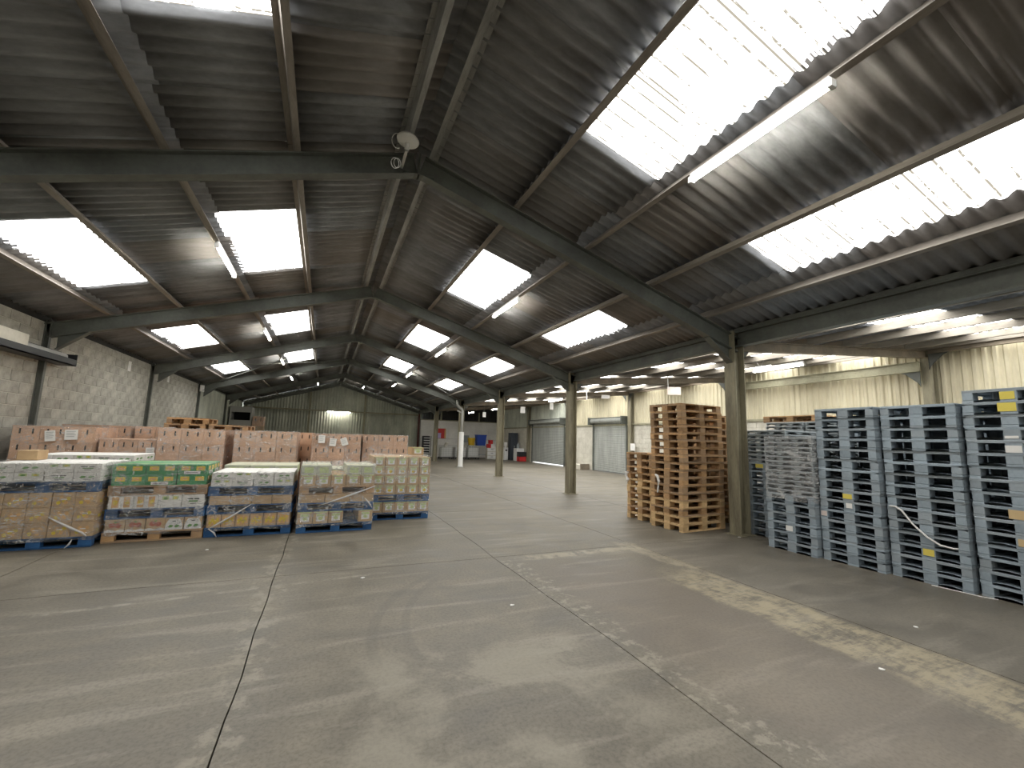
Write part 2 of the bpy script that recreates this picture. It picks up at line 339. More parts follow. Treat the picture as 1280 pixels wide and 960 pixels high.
def roof_slope(name, label, xs, lights, lab2):
    root = empty(name, (XA, (YB + YE) / 2, ZS)); tag(root, label, 'roof', kind='structure')
    for r in range(len(xs) - 1):
        xa, xb = xs[r], xs[r + 1]; s = 1 if xb > xa else -1
        m1 = sheet_mesh('roof_sheet', xa - s * .06 - XA, zr(xa, 0) + .012 + SL * .06, xb - XA, zr(xb, 0) + .012, SW + .03, SW / 5, .029, ['roof_sheet', 'roof_sheet'])
        m2 = sheet_mesh('rooflight', xa - XA, zr(xa, 0) + .012, xb - XA, zr(xb, 0) + .012, SW + .006, SW / 5, .029, ['rooflight', 'sheet_top']) if r in lights else None
        k = int((YB - YS) / SW) - 1
        while YS + k * SW < YE + .1:
            y = YS + k * SW; sky = m2 and (k % 7) < 3 and y < 24
            if sky: put('rooflight_sheet', m2, root, (0, y - root.location.y, 0))
            else: put('roof_sheet', m1, root, (0, y - root.location.y, random.uniform(-.003, .003)))
            k += 1
    return root
roof_r = roof_slope('ceiling_right', 'dark corrugated roof slope on the right of the ridge, with roof lights', [XA - .02, 2.60, 3.73, 5.37, 6.28, 7.62], (1, 3), '')
roof_l = roof_slope('ceiling_left', 'dark corrugated roof slope on the left of the ridge, with roof lights', [XA + .02, -.68, -1.84, -3.42, -4.43, -5.75], (1, 3), '')
MB().obox((0, YB - roof_r.location.y, .05), (0, YE - roof_r.location.y, .05), (.42, 0, 0), (0, 0, .03)).build('ridge_cap', 'roof_sheet', roof_r)
# aisle roof, rising gently to the outer wall
roof_a = empty('ceiling_aisle', (11, (YB + YE) / 2, 4.2)); tag(roof_a, 'shallow sheeted roof over the side aisle, with narrow roof lights', 'roof', kind='structure')
AS = [(3.55, 4.62), (9.45, 10.5), (12.5, 13.75), (18.3, 19.7), (24.3, 25.6), (-3.2, -2.1), (-.6, .55), (7.0, 8.1), (15.6, 16.7), (21.6, 22.8)]  # some of the later strips are added, not seen, to brighten the aisle wall
xs = [7.58, 9.4, 11.2, 13.0, 15.05]
cuts = sorted({YB - .3, YE + .7} | {v for p in AS for v in p})
for r in range(4):
    xa, xb = xs[r], xs[r + 1] + .05; m_cache = {}
    for ca, cb in zip(cuts, cuts[1:]):
        sky = any(abs(ca - a) < 1e-6 for a, b in AS); n = 1 if sky else max(1, round((cb - ca) / 1.0)); w = (cb - ca) / n
        for q in range(n):
            me = sheet_mesh('aisle_sheet', xa - 11, za(xa) + .37 - 4.2 - r * .008, xb - 11, za(xb) + .37 - 4.2 - r * .008, w, .15, .02, ['rooflight', 'sheet_top'] if sky else ['roof_sheet', 'roof_sheet'])
            put('rooflight_sheet' if sky else 'roof_sheet', me, roof_a, (0, ca + q * w - roof_a.location.y, 0))

# purlins: Z sections bay by bay
def zpurlin(b, x, y0, y1, z, s, sl, h=.15, fw=.065, t=.012):
    nrm = Vector((sl * s, 0, 1)).normalized(); tan = Vector((1, 0, -sl * s)).normalized()
    p = Vector((x, y0, z)); q = Vector((x, y1, z))
    b.obox(p + nrm * h / 2, q + nrm * h / 2, tan * t, nrm * h)
    b.obox(p + nrm * t / 2 - tan * s * fw / 2 * 1.0, q + nrm * t / 2 - tan * s * fw / 2 * 1.0, tan * fw, nrm * t)
    b.obox(p + nrm * (h - t / 2) + tan * s * fw / 2, q + nrm * (h - t / 2) + tan * s * fw / 2, tan * fw, nrm * t)
PR = [1.16, 2.52, 3.85, 5.19, 6.52]; PL = [.74, -.61, -1.94, -3.27, -4.50]
for root, plist, s in ((roof_r, PR, 1), (roof_l, PL, -1)):
    for i, x in enumerate(plist):
        for k in range(len(FR) - 1):
            b = MB(); zpurlin(b, x - XA, FR[k] + .003 - root.location.y, FR[k + 1] - .003 - root.location.y, zr(x, ZB + .31) - ZS, s, SL)
            b.build('purlin', 'ridge_purlin' if i == 0 else 'purlin', root)
for x in (8.35, 9.66, 10.97, 12.28, 13.6, 14.4):
    for k in range(len(FR) - 1):
        b = MB(); b.obox((x - 11, FR[k] + .003 - roof_a.location.y, za(x) + .275 - 4.2), (x - 11, FR[k + 1] - .003 - roof_a.location.y, za(x) + .275 - 4.2), (.065, 0, 0), (0, 0, .145)); b.build('purlin', 'aisle_purlin', roof_a)

# ------------------------------------------------------------------ steel frames
def ibeam(b, p, q, depth_dir, depth, width_dir, width, tf=.016, tw=.012, mi=0):
    p, q = Vector(p), Vector(q); d = Vector(depth_dir).normalized(); w = Vector(width_dir).normalized()
    b.obox(p, q, w * tw, d * (depth - 2 * tf), mi)
    for s in (-1, 1): b.obox(p + d * s * (depth - tf) / 2, q + d * s * (depth - tf) / 2, w * width, d * tf, mi)
FN = ['rear of camera', 'overhead', 'nearest', 'second', 'third', 'fourth', 'fifth', 'gable']
for k, y in enumerate(FR):
    if k == 7: continue
    fr = empty('portal_frame', (XR, y, 0)); mm = 'steel'
    tag(fr, ['steel portal frame behind the camera', 'steel portal frame right beside the camera', 'steel portal frame nearest in view, with its column beside wooden pallets', 'second steel portal frame down the hall, column standing free',
             'third steel portal frame down the hall', 'fourth steel portal frame, with a downpipe on its column', 'fifth steel portal frame, last before the gable'][k], 'steel frame', kind='structure')
    b = MB(); ibeam(b, (0, 0, .012), (0, 0, 3.88), (1, 0, 0), .26, (0, 1, 0), .25); b.build('column', 'column_paint', fr)
    MB().box(-.19, .19, -.19, .19, 0, .014).build('base_plate', 'column_paint', fr)
    b = MB(); ibeam(b, (XL + .05 - XR, 0, 0), (XL + .05 - XR, 0, 3.85), (1, 0, 0), .10, (0, 1, 0), .08); b.build('column', 'steel', fr)
    nr = Vector((SL, 0, 1)).normalized(); nl = Vector((-SL, 0, 1)).normalized(); dp = .297
    for s, xe in ((1, 7.36), (-1, -5.42)):
        n_ = nr if s > 0 else nl; b = MB()
        ibeam(b, Vector((XA - XR, 0, ZB)) + n_ * dp / 2, Vector((xe - XR, 0, zr(xe, ZB))) + n_ * dp / 2, n_, dp, (0, 1, 0), .15); b.build('rafter', mm, fr)
        # haunch: tapered plate with bottom flange
        xk = xe - s * .14; x1 = xk - s * (.62 if s > 0 else .5); z1 = zr(x1, ZB); b = MB()
        b.poly([(xk - XR, -.006, 3.24), (xk - XR, -.006, zr(xk, ZB) + .02), (x1 - XR, -.006, z1)], (0, 1, 0), .012)
        b.obox((xk - XR, 0, 3.24), (x1 - XR, 0, z1 - .004), (0, .14, 0), Vector((s * (z1 - 3.24) / .6, 0, 1)).normalized() * .014); b.build('haunch', mm, fr)
    b = MB(); b.box(XA - .22 - XR, XA + .22 - XR, -.075, .075, ZB - .02, ZB - .005); b.box(XA - .01 - XR, XA + .01 - XR, -.08, .08, ZB - .02, ZB + .3); b.build('apex_plate', mm, fr)
    # aisle beam and outer wall column
    b = MB(); ibeam(b, (.13, 0, za(XR + .13) + .1), (XW - .2 - XR, 0, za(XW - .2) + .1), (0, 0, 1), .2, (0, 1, 0), .12); b.build('aisle_beam', 'aisle_beam', fr)
    b = MB(); ibeam(b, (XW - .14 - XR, 0, 0), (XW - .14 - XR, 0, 4.35), (1, 0, 0), .22, (0, 1, 0), .24); b.build('wall_column', 'column_paint', fr)
    b = MB(); b.poly([(.13, -.008, 3.2), (.13, -.008, 3.62), (.5, -.008, 3.62)], (0, 1, 0), .016); b.build('bracket', 'steel', fr)
# valley beam and gutter along the column row; eave beams on the outer wall
vb = empty('valley_beam', (XR + .12, (YB + YE) / 2, 3.6)); tag(vb, 'long dark steel valley beam and gutter along the column heads', 'beam', kind='structure')
for k in range(len(FR) - 1):
    a, c_ = FR[k] - vb.location.y + .01, FR[k + 1] - vb.location.y - .01
    b = MB(); ibeam(b, (0, a, .15), (0, c_, .15), (0, 0, 1), .30, (1, 0, 0), .17, .025, .014); b.build('beam', 'steel', vb)
    b = MB(); b.box(-.1, -.085, a, c_, .30, .36); b.build('gutter_lip', 'steel', vb)
b = MB(); L0, L1 = YB - vb.location.y, YE - vb.location.y
b.box(.02, .30, L0, L1, .27, .285); b.box(.02, .03, L0, L1, .28, .42); b.box(.29, .30, L0, L1, .28, .42); b.build('gutter', 'steel', vb)
for k in range(len(FR) - 1):
    low = k == 2
    o = empty('eave_beam', (XW - .35, (FR[k] + FR[k + 1]) / 2, 4.1)); h = BAY / 2 - .1; z0, z1 = (-.34, -.07) if low else (.10, .46)
    tag(o, ['aisle eave beam behind the camera', 'aisle eave beam at the right of the camera', 'low olive steel girder on cream wall above the grey pallets', 'aisle eave beam above the wooden pallets', 'aisle eave beam above the small roller shutter', 'aisle eave beam above the large roller shutter', 'aisle eave beam in the rear corner'][k], 'beam', kind='structure')
    b = MB(); ibeam(b, (0, -h, (z0 + z1) / 2), (0, h, (z0 + z1) / 2), (0, 0, 1), z1 - z0, (1, 0, 0), .12); b.build('girder', 'girt' if low else 'aisle_beam', o)
    for s in (-1, 1):
        y = s * h; b = MB(); b.poly([(-.01, y, z0), (-.01, y - s * .42, z0), (-.01, y - s * .3, z0 - .06), (-.01, y - s * .06, z0 - .3), (-.01, y, z0 - .42)], (1, 0, 0), .02); b.build('knee_bracket', 'steel', o)
# wind bracing rods in the fourth bay
for s in (1, -1):
    for kk in (0, 1):
        xe = XA + s * 6.2; y0_, y1_ = FR[4] + .1, FR[5] - .1
        p = (XA + s * .3, y0_ if kk else y1_, zr(XA + s * .3, ZB + .2)); q = (xe, y1_ if kk else y0_, zr(xe, ZB + .2))
        o = MB().tube([p, q], .014, 6).build('bracing_rod', 'steel')
        tag(o, 'thin diagonal bracing rod under the %s slope, %s end at the ridge' % ('right' if s > 0 else 'left', 'near' if kk else 'far'), 'rod', kind='structure')

# ------------------------------------------------------------------ left wall: concrete blocks
zt = 3.80
wl = MB().box(XL - .25, XL - .008, YB, FR[5], 0, zt).build('wall_left', 'mortar'); tag(wl, 'grey concrete block wall along the left side', 'wall', kind='structure')
BW, BH = .60, .225
bme = MB().cbox(-.0, .03, .005, BW - .005, .005, BH - .005, .006).mesh('block', 'block')
stuff = MB(); ind = []
for r in range(17):
    y = YB + (BW / 2 if r % 2 else 0); z = r * BH
    hh = min(BH, zt - z)
    while y + BW < FR[5] + .01:
        if r >= 7 and y > 10.5 and r < 16: ind.append((y, z))
        else: stuff.box(XL - .03, XL, y + .005, y + BW - .005, z + .005, z + hh - .005)
        y += BW
ind.sort()
for y, z in ind[:300]: put('block', bme, wl, (XL - .03, y, z))
for y, z in ind[300:]: stuff.box(XL - .03, XL, y + .005, y + BW - .005, z + .005, z + BH - .005)
o = stuff.build('blockwork', 'block', wl); o['kind'] = 'stuff'
o = MB().box(XL - .40, XL - .02, YB - .3, YE + .3, zt - .01, 3.99).build('eave_light_stop', 'dark_sheet'); tag(o, 'added dark strip blocking light between left wall and roof', 'trim', kind='structure')  # added to stop sky light leaking in over the wall
# sheeted last bay and open recess beyond
def trap(b, u0, u1, pitch=.2, dep=.03, th=.002):
    pts = []; u = u0
    while u < u1 - 1e-6:
        for du, d in ((0, 0), (.35, 0), (.5, dep / pitch), (.85, dep / pitch)):
            if u + du * pitch <= u1: pts.append((u + du * pitch, d * pitch))
        u += pitch
    pts.append((u1, 0)); return pts
def sheet_wall(name, label, axis, at, u0, u1, z0, ztop, mat_of, sgn, pitch=.2, dep=.035, step=1.0):
    # axis 'y': wall in the plane X = at running along Y; axis 'x': plane Y = at running along X
    n = max(1, round((u1 - u0) / step)); w = (u1 - u0) / n
    root = empty(name, (at, (u0 + u1) / 2, 0) if axis == 'y' else ((u0 + u1) / 2, at, 0)); tag(root, label, 'wall', kind='structure')
    for i in range(n):
        a = u0 + i * w; pr = trap(None, a, a + w, pitch, dep); b = MB(); k = len(pr)
        for (u, d) in pr:
            for zz in (z0(u) if callable(z0) else z0, ztop(u) if callable(ztop) else ztop):
                for th in (0, -.012):
                    dd = sgn * (d + th); cu = u - (u0 + u1) / 2
                    b.v.append((dd, cu, zz) if axis == 'y' else (cu, dd, zz))
        for q in range(k - 1):
            p, r_ = 4 * q, 4 * q + 4
            b.f += [(p, r_, r_ + 2, p + 2), (p + 1, p + 3, r_ + 3, r_ + 1), (p + 2, r_ + 2, r_ + 3, p + 3), (p, p + 1, r_ + 1, r_)]; b.m += [0] * 4
        b.build('sheet', mat_of(a), root)
    return root
sheet_wall('wall_left_rear', 'grey ribbed sheeting in the last bays of the left wall', 'y', XL - .05, FR[5] + .02, YE, 0, 3.85, lambda u: 'grey_sheet', 1)
# gable
sheet_wall('wall_back', 'grey green ribbed gable wall at the far end', 'x', YE + .12, XL - .1, XR + .2, 0, lambda u: zr(u, ZS) - .02, lambda u: 'grey_sheet', -1)
for i, (x, lab) in enumerate(((-1.09, 'left steel post on the far gable'), (2.92, 'right steel post on the far gable'), (7.3, 'corner steel post where gable meets the white partition'), (-5.3, 'corner steel post at left end of the far gable'))):
    o = MB(); ibeam(o, (0, 0, 0), (0, 0, zr(x, ZS) - .12), (0, 1, 0), .14, (1, 0, 0), .14); o = o.build('gable_post', 'maroon_steel' if i == 2 else 'girt', None, (x, YE - .06, 0)); tag(o, lab, 'post', kind='structure')
o = MB().box(XL + .2, XR - .1, -.05, .05, 3.40, 3.50).build('gable_rail', 'girt', None, (0, YE - .19, 0)); tag(o, 'horizontal steel rail across the far gable', 'rail', kind='structure')
b = MB()
for s, xe in ((1, 7.3), (-1, -5.4)):
    n_ = Vector((SL * s, 0, 1)).normalized(); ibeam(b, Vector((XA, 0, ZB + .06)) + n_ * .1, Vector((xe, 0, zr(xe, ZB + .06))) + n_ * .1, n_, .2, (0, 1, 0), .12)
o = b.build('gable_rafter', 'steel', None, (0, YE - .2, 0)); tag(o, 'steel rafter pair against the far gable', 'rafter', kind='structure')
# white partition in the aisle end, dark sheeting above
pw = empty('wall_partition', (11, YE, 0)); tag(pw, 'white panelled partition at the far end of the side aisle', 'wall', kind='structure')
for i in range(6):
    w = (XW - 7.45) / 6; a = 7.45 + i * w - 11; MB().cbox(a + .004, a + w - .004, .0, .08, 0, 1.55, .004).build('panel', 'white_wall', pw); MB().cbox(a + .004, a + w - .004, 0, .08, 1.56, 3.08, .004).build('panel', 'white_wall', pw)
MB().box(7.45 - 11, XW - 11, -.03, .1, 3.08, 3.16).build('capping', 'girt', pw)
for x in (8.6, 9.15, 12.6): MB().box(x - 11, x + .12 - 11, -.01, .08, 3.16, 3.95).build('stud', 'girt', pw)
sheet_wall('wall_back_aisle', 'dark sheeting behind the white partition', 'x', YE + .5, 7.4, XW + .1, 0, 4.6, lambda u: 'dark_sheet', -1)
# front wall behind the camera
o = MB().box(XL - .3, XW + .3, YB - .25, YB - .02, 0, 5.7).build('wall_front', 'pale_block'); tag(o, 'block end wall behind the viewer', 'wall', kind='structure')

# ------------------------------------------------------------------ right wall
D1 = (18.44, 21.5, 2.72); D2 = (24.85, 29.65, 2.85)
sheet_wall('wall_right', 'cream ribbed sheeting on upper part of the right wall', 'y', XW, YB, FR[5], 2.60, 4.62, lambda u: 'cream_sheet', -1, .19, .035)
sheet_wall('wall_right_rear', 'dark grey ribbed sheeting above the large roller shutter', 'y', XW, FR[5], YE + .5, 2.60, 4.62, lambda u: 'grey_sheet', -1, .19, .035)  # different sheeting; its darker grey also carries the unlit look of these bays
wr = empty('wall_right_base', (XW, 15, 0)); tag(wr, 'pale rendered block base of the right wall', 'wall', kind='structure')
b = MB()
for a, c_ in ((YB, D1[0]), (D1[1], D2[0]), (D2[1], YE + .5)):
    b.box(-.02, .18, a - 15, c_ - 15, 0, 2.6)
b.box(0, .18, D1[0] - 15, D1[1] - 15, D1[2], 2.9); b.box(0, .18, D2[0] - 15, D2[1] - 15, D2[2], 2.95); b.build('backing', 'mortar', wr)
b = MB()
for a, c_ in ((YB, D1[0]), (D1[1], D2[0]), (D2[1], YE + .5)):
    for r in range(11):
        y = a + (.225 if r % 2 else 0); z = r * .235
        while y + .1 < c_:
            e = min(y + .45, c_); b.box(-.035, -.015, y - 15 + .006, e - 15 - .006, z + .006, z + .229); y += .45
o = b.build('blockwork', 'pale_block', wr); o['kind'] = 'stuff'
MB().box(-.1, -.02, YB - 15, YE - 15, 2.58, 2.66).build('sill_rail', 'girt', wr)
def roller(name, label, y0, y1, zt_, gap):
    root = empty(name, (XW - .06, (y0 + y1) / 2, 0)); tag(root, label, 'roller door', kind='structure'); h = (y1 - y0) / 2
    b = MB(); z = gap; i = 0; prof = []
    while z < zt_: prof += [(z, 0), (z + .012, -.004), (z + .040, -.018), (z + .068, -.004)]; z += .078
    k = len(prof)
    for zz, d in prof:
        for yy in (-h, h):
            for th in (0, .012): b.v.append((d + th, yy, zz))
    for q in range(k - 1):
        p, r_ = 4 * q, 4 * q + 4
        b.f += [(p, p + 2, r_ + 2, r_), (p + 1, r_ + 1, r_ + 3, p + 3), (p, r_, r_ + 1, p + 1), (p + 2, p + 3, r_ + 3, r_ + 2)]; b.m += [0] * 4
    b.build('curtain', 'shutter', root)
    MB().box(-.03, .03, -h, h, gap - .012, gap + .03).build('bottom_bar', 'steel', root)
    for s in (-1, 1): MB().box(-.07, .04, s * h - .05, s * h + .05, 0, zt_ + .1).build('guide_rail', 'steel', root); MB().box(-.42, .02, s * h - .04, s * h + .04, zt_ - .08, zt_ + .34).build('end_plate', 'steel', root)
    MB().tube([(-.2, -h, zt_ + .14), (-.2, h, zt_ + .14)], .13, 14).build('barrel', 'shutter', root, smooth=False)
    MB().obox((-.37, -h, zt_ + .28), (-.37, h, zt_ + .28), (.03, 0, 0), (0, 0, .06)).build('hood_rail', 'steel', root)
roller('door_1', 'small grey roller shutter left of the wooden pallets', D1[0], D1[1], D1[2], .02)
roller('door_2', 'large grey roller shutter in the far right wall with daylight under it', D2[0], D2[1], D2[2], .09)

# ------------------------------------------------------------------ fluorescent lights
def tube_light(loc, direction, label, L=1.55, hang=0):
    root = empty('fluorescent_light', loc, math.atan2(direction[1], direction[0])); tag(root, label, 'light', 'fluorescent tube lights')
    b = MB(); b.cbox(-L / 2, L / 2, -.03, .03, .04, .10, .008); b.build('housing', 'white_plastic', root)
    b = MB(); b.tube([(-L / 2 + .03, 0, .02), (L / 2 - .03, 0, .02)], .028, 10); b.build('tube', 'tube_glow', root, smooth=True)
    for s in (-1, 1): MB().box(s * L / 2 - .02, s * L / 2 + .02, -.035, .035, -.012, .06).build('end_cap', 'white_plastic', root)
    if hang:
        for s in (-.35, .35):
            for d in (-.12, .12): MB().tube([(s * L, 0, .10), (s * L + d, 0, .10 + hang)], .004, 4).build('hanging_wire', 'wire', root)
zl = lambda x: zr(x, ZB + .31) - .105
for y, lab in ((2.76, 'nearest and largest glowing tube light under the right roof slope'), (9.3, 'second glowing tube light under the right slope, beside a roof light'), (15.5, 'third glowing tube light along the right slope'), (22.0, 'fourth glowing tube light along the right slope'), (27.0, 'farthest glowing tube light along the right slope')):
    tube_light((3.80, y, zl(3.80)), (0, 1), lab)
for y, lab in ((9.15, 'nearest glowing tube light under the left roof slope'), (15.6, 'second glowing tube light under the left slope'), (21.1, 'third glowing tube light under the left slope'), (27.2, 'farthest glowing tube light under the left slope')):
    tube_light((-1.90, y, zl(-1.90)), (0, 1), lab)
tube_light((10.97, 7.5, 3.72), (0, 1), 'glowing tube light hung on wires in the aisle beside the nearest column', 1.4, .205)
tube_light((10.97, 19.5, 3.72), (0, 1), 'glowing tube light hung on wires in the aisle before the shutters', 1.4, .205)
tube_light((10.97, 28.0, 3.72), (0, 1), 'glowing tube light hung farthest down the aisle', 1.4, .205)
tube_light((10.97, 33.4, 3.72), (0, 1), 'added unseen tube light brightening the white partition', 1.4, .205)  # no tube seen here; added to brighten the partition
tube_light((1.0, YE - .287, 3.36), (1, 0), 'glowing tube light fixed across the far gable wall', 1.7)
tube_light((-.6, 32.8, zl(-.6)), (0, 1), 'small far tube light left of the ridge near the gable', 1.5)
tube_light((2.48, 33.2, zl(2.48)), (0, 1), 'small far tube light right of the ridge near the gable', 1.5)

# ------------------------------------------------------------------ pallets
PM = {}
def pallet_parts(kind):
    if kind in PM: return PM[kind]
    L, W, mat = {'euro': (1.2, .8, 'wood'), 'euro_new': (1.2, .8, 'wood_new'), 'wood': (1.2, 1.0, 'wood'), 'blue': (1.2, 1.0, 'blue_wood')}[kind]
    parts = []; hl, hw = L / 2, W / 2
    bx = lambda a, b_, h: MB().cbox(-a / 2, a / 2, -b_ / 2, b_ / 2, 0, h, .003)
    bot = {w: bx(L, w, .022).mesh('bottom_board', mat) for w in (.10, .145)}
    for y, w in ((-hw + .05, .10), (0, .145), (hw - .05, .10)): parts.append(('bottom_board', bot[w], (0, y, 0)))
    blk = {w: bx(.145, w, .078).mesh('block', mat) for w in (.10, .145)}
    for x in (-hl + .0725, 0, hl - .0725):
        for y, w in ((-hw + .05, .10), (0, .145), (hw - .05, .10)): parts.append(('block', blk[w], (x, y, .022)))
    st = bx(.145, W, .022).mesh('cross_board', mat)
    for x in (-hl + .0725, 0, hl - .0725): parts.append(('cross_board', st, (x, 0, .100)))
    n = 5 if W < .9 else 7; wd_ = .145 if n == 5 else .115
    tb = bx(L, wd_, .022).mesh('deck_board', mat)
    for i in range(n): parts.append(('deck_board', tb, (0, -hw + wd_ / 2 + (W - wd_) * i / (n - 1), .122)))
    PM[kind] = parts; return parts
PH = .144
def pallet(kind, x, y, z, rz, label, group):
    root = empty({'euro': 'wooden_pallet', 'euro_new': 'wooden_pallet', 'wood': 'wooden_pallet', 'blue': 'blue_pallet'}[kind], (x, y, z), rz); tag(root, label, 'pallet', group)
    for n, me, loc in pallet_parts(kind): put(n, me, root, loc)
    return root
# tall wooden stack: -Y long face, corner (6.27, 6.27)
for i in range(17):
    j = random.uniform
    pallet('euro_new' if i in (0, 1, 3) else 'euro', 6.90 + j(-.015, .015), 6.74 + j(-.012, .012), i * PH, math.radians(4.5) + j(-.012, .012), 'wooden pallet, %s, in the tall stack beside the nearest column' % height_word(i, 17), 'tall stack of wooden pallets')
for i in range(10):
    j = random.uniform
    pallet('euro_new' if i in (0, 2, 4, 5) else 'euro', 7.0 + j(-.02, .02), 7.63 + j(-.012, .012), i * PH, math.radians(2) + j(-.012, .012), 'wooden pallet, %s, in the short stack behind the tall one' % height_word(i, 10), 'short stack of wooden pallets')
for i in range(16):
    j = random.uniform
    pallet('euro', 8.22 + j(-.02, .02), 7.42 + j(-.012, .012), i * PH, math.pi / 2 + j(-.012, .012), 'wooden pallet, %s, in the stack hidden behind the nearest column' % height_word(i, 16), 'wooden pallets behind the column')
def sticker(parent, x0, x1, y0, y1, z0, z1, mat='paper', name='sticker'):
    o = MB().box(x0, x1, y0, y1, z0, z1).build(name, mat, parent); return o
# grey plastic pallets (1.2 deep along X, 0.8 wide along Y, 0.15 high)
b = MB(); gx, gy = .6, .395
b.cbox(-gx, gx, -gy, gy, .128, .150, .004)
for y in (-gy, gy - .03): b.box(-gx, gx, y, y + .03, .112, .13)
for x in (-gx, gx - .03): b.box(x, x + .03, -gy, gy, .116, .13)
g_deck = b.mesh('deck', 'grey_plastic')
g_leg = {w: MB().cbox(-.07, .07, -w / 2, w / 2, .026, .129, .006).mesh('leg', 'grey_plastic') for w in (.10, .14)}
b = MB()
for y, w in ((-gy + .05, .10), (0, .14), (gy - .05, .10)): b.box(-gx, gx, y - w / 2, y + w / 2, 0, .026)
for x in (-gx, -.06, gx - .12):
    for s in (-1, 1):
        ya, yb = (.07, gy - .1) if s > 0 else (-gy + .1, -.07); n = 6; pts = []
        for i in range(n + 1): u = i / n; pts.append((x, ya + (yb - ya) * u, .020 + .012 * math.sin(math.pi * u)))
        b.poly([(x, ya, .0), *[(p[0], p[1], p[2]) for p in pts], (x, yb, .0)], (1, 0, 0), .12)
g_base = b.mesh('base_frame', 'grey_plastic')
GH = .150
def grey_pallet(x, y, z, rz, label, group):
    root = empty('plastic_pallet', (x, y, z), rz); tag(root, label, 'pallet', group)
    put('deck', g_deck, root); put('base_frame', g_base, root)
    for xx in (-gx + .07, 0, gx - .07):
        for yy, w in ((-gy + .05, .10), (0, .14), (gy - .05, .10)): put('leg', g_leg[w], root, (xx, yy, 0))
    return root
# nestable shallow pallet with a wavy skirt
def nest_mesh():
    b = MB(); b.cbox(-.6, .6, -.395, .395, .045, .07, .005)
    for ax in (0, 1):
        for s in (-1, 1):
            n = 24; L = 1.2 if ax == 0 else .79; pts = []
            for i in range(n + 1):
                u = -L / 2 + L * i / n; ph = abs(math.sin(math.pi * 3 * i / n)); pts.append((u, .004 + .030 * min(1, max(0, (ph - .35) * 3))))
            o = .393 if ax == 0 else .598
            ring = [(u, z) for u, z in pts] + [(L / 2, .047), (-L / 2, .047)]
            q = [((u, s * o, z) if ax == 0 else (s * o, u, z)) for u, z in ring]
            b.poly(q, (0, -s, 0) if ax == 0 else (-s, 0, 0), .02)
    return b.mesh('deck', 'pale_plastic')
n_me = nest_mesh(); NH = .0765
n_foot = MB().cbox(-.06, .06, -.05, .05, .0, .05, .006).mesh('foot', 'pale_plastic')
def nest_pallet(x, y, z, rz, label, group):
    root = empty('nestable_pallet', (x, y, z), rz); tag(root, label, 'pallet', group); put('deck', n_me, root)
    for xx in (-.4, 0, .4):
        for yy in (-.25, 0, .25): put('foot', n_foot, root, (xx, yy, .002))
    return root
stacks = [  # x front, y centre, count, description
    (6.98, 4.68, 6, 'stack under the wrapped pile'), (7.05, 3.86, 15, 'stack right of the wrapped pile'), (7.12, 3.03, 15, 'stack with the hanging white strap'), (7.18, 2.20, 16, 'tallest stack at the right edge'),
    (7.62, 5.53, 9, 'stack behind the nearest column')]
GP = {}
for si, (xf, yc, n, d) in enumerate(stacks):
    for i in range(n):
        GP[si, i] = grey_pallet(xf + .6 + random.uniform(-.008, .008), yc + random.uniform(-.006, .006), i * GH, random.uniform(-.008, .008) - .01, 'grey plastic pallet, %s, %s' % (height_word(i, n), d), 'grey pallets: ' + d)
z0 = 6 * GH
for i in range(12): nest_pallet(6.98 + .6, 4.68 + random.uniform(-.006, .006), z0 + i * NH, random.uniform(-.01, .01), 'thin nested grey pallet, %s, in the film wrapped pile' % height_word(i, 12), 'wrapped nested pallets')
z0 = 9 * GH
for i in range(8): nest_pallet(7.62 + .6, 5.53, z0 + i * NH, 0, 'thin nested grey pallet, %s, on the stack behind the column' % height_word(i, 8), 'nested pallets behind the column')
# rear rows of grey pallets, some show above, hidden ones added to darken front openings
for si, (xf, yc, n, nn, d) in enumerate([(8.95, 6.05, 12, 5, 'rear grey stack behind the column'), (8.95, 5.2, 12, 5, 'rear grey stack behind the wrapped pile'), (8.95, 4.36, 15, 0, 'rear grey stack behind the third'), (8.95, 3.52, 15, 0, 'rear grey stack behind the strap'), (8.95, 2.68, 15, 0, 'rear grey stack at right edge'), (8.95, 1.84, 15, 0, 'rearmost grey stack at right edge'), (8.95, 6.92, 13, 0, 'added rear grey stack beside the wooden pallets')]):
    for i in range(n): grey_pallet(xf + .6, yc, i * GH, 0, 'grey plastic pallet, %s, %s' % (height_word(i, n + nn), d), 'grey pallets: ' + d)
    for i in range(nn): nest_pallet(xf + .6, yc + random.uniform(-.01, .01), n * GH + i * NH, random.uniform(-.01, .01), 'thin nested grey pallet, %s, %s' % (height_word(i, nn), d), 'nested pallets: ' + d)
pallet('euro', 9.55, 6.05, 12 * GH + 5 * NH, 1.57, 'lone wooden pallet lying on top of the rear grey stack', 'single pallets')
# stickers and scraps on the grey pallets (face at local x = -0.6)
def face_sticker(key, y0, y1, z0, z1, mat): sticker(GP[key], -.604, -.598, y0, y1, z0, z1, mat)
face_sticker((1, 6), -.05, .07, .03, .10, 'yellow_sticker'); face_sticker((1, 5), -.04, .04, .05, .12, 'paper'); face_sticker((2, 2), -.06, .05, .04, .12, 'yellow_sticker')
face_sticker((3, 14), -.06, .09, .03, .13, 'yellow_sticker'); face_sticker((3, 15), -.05, .07, .02, .11, 'yellow_sticker'); face_sticker((3, 12), -.05, .06, .02, .05, 'paper'); face_sticker((3, 11), -.06, .07, .01, .09, 'paper')
face_sticker((3, 6), -.09, .10, .02, .12, 'tan_tape'); face_sticker((3, 4), -.10, .05, .03, .11, 'tan_tape'); face_sticker((0, 2), -.03, .08, .02, .10, 'paper'); face_sticker((1, 4), .30, .38, .04, .11, 'pink_paper')
face_sticker((4, 8), .05, .2, .05, .12, 'yellow_sticker')
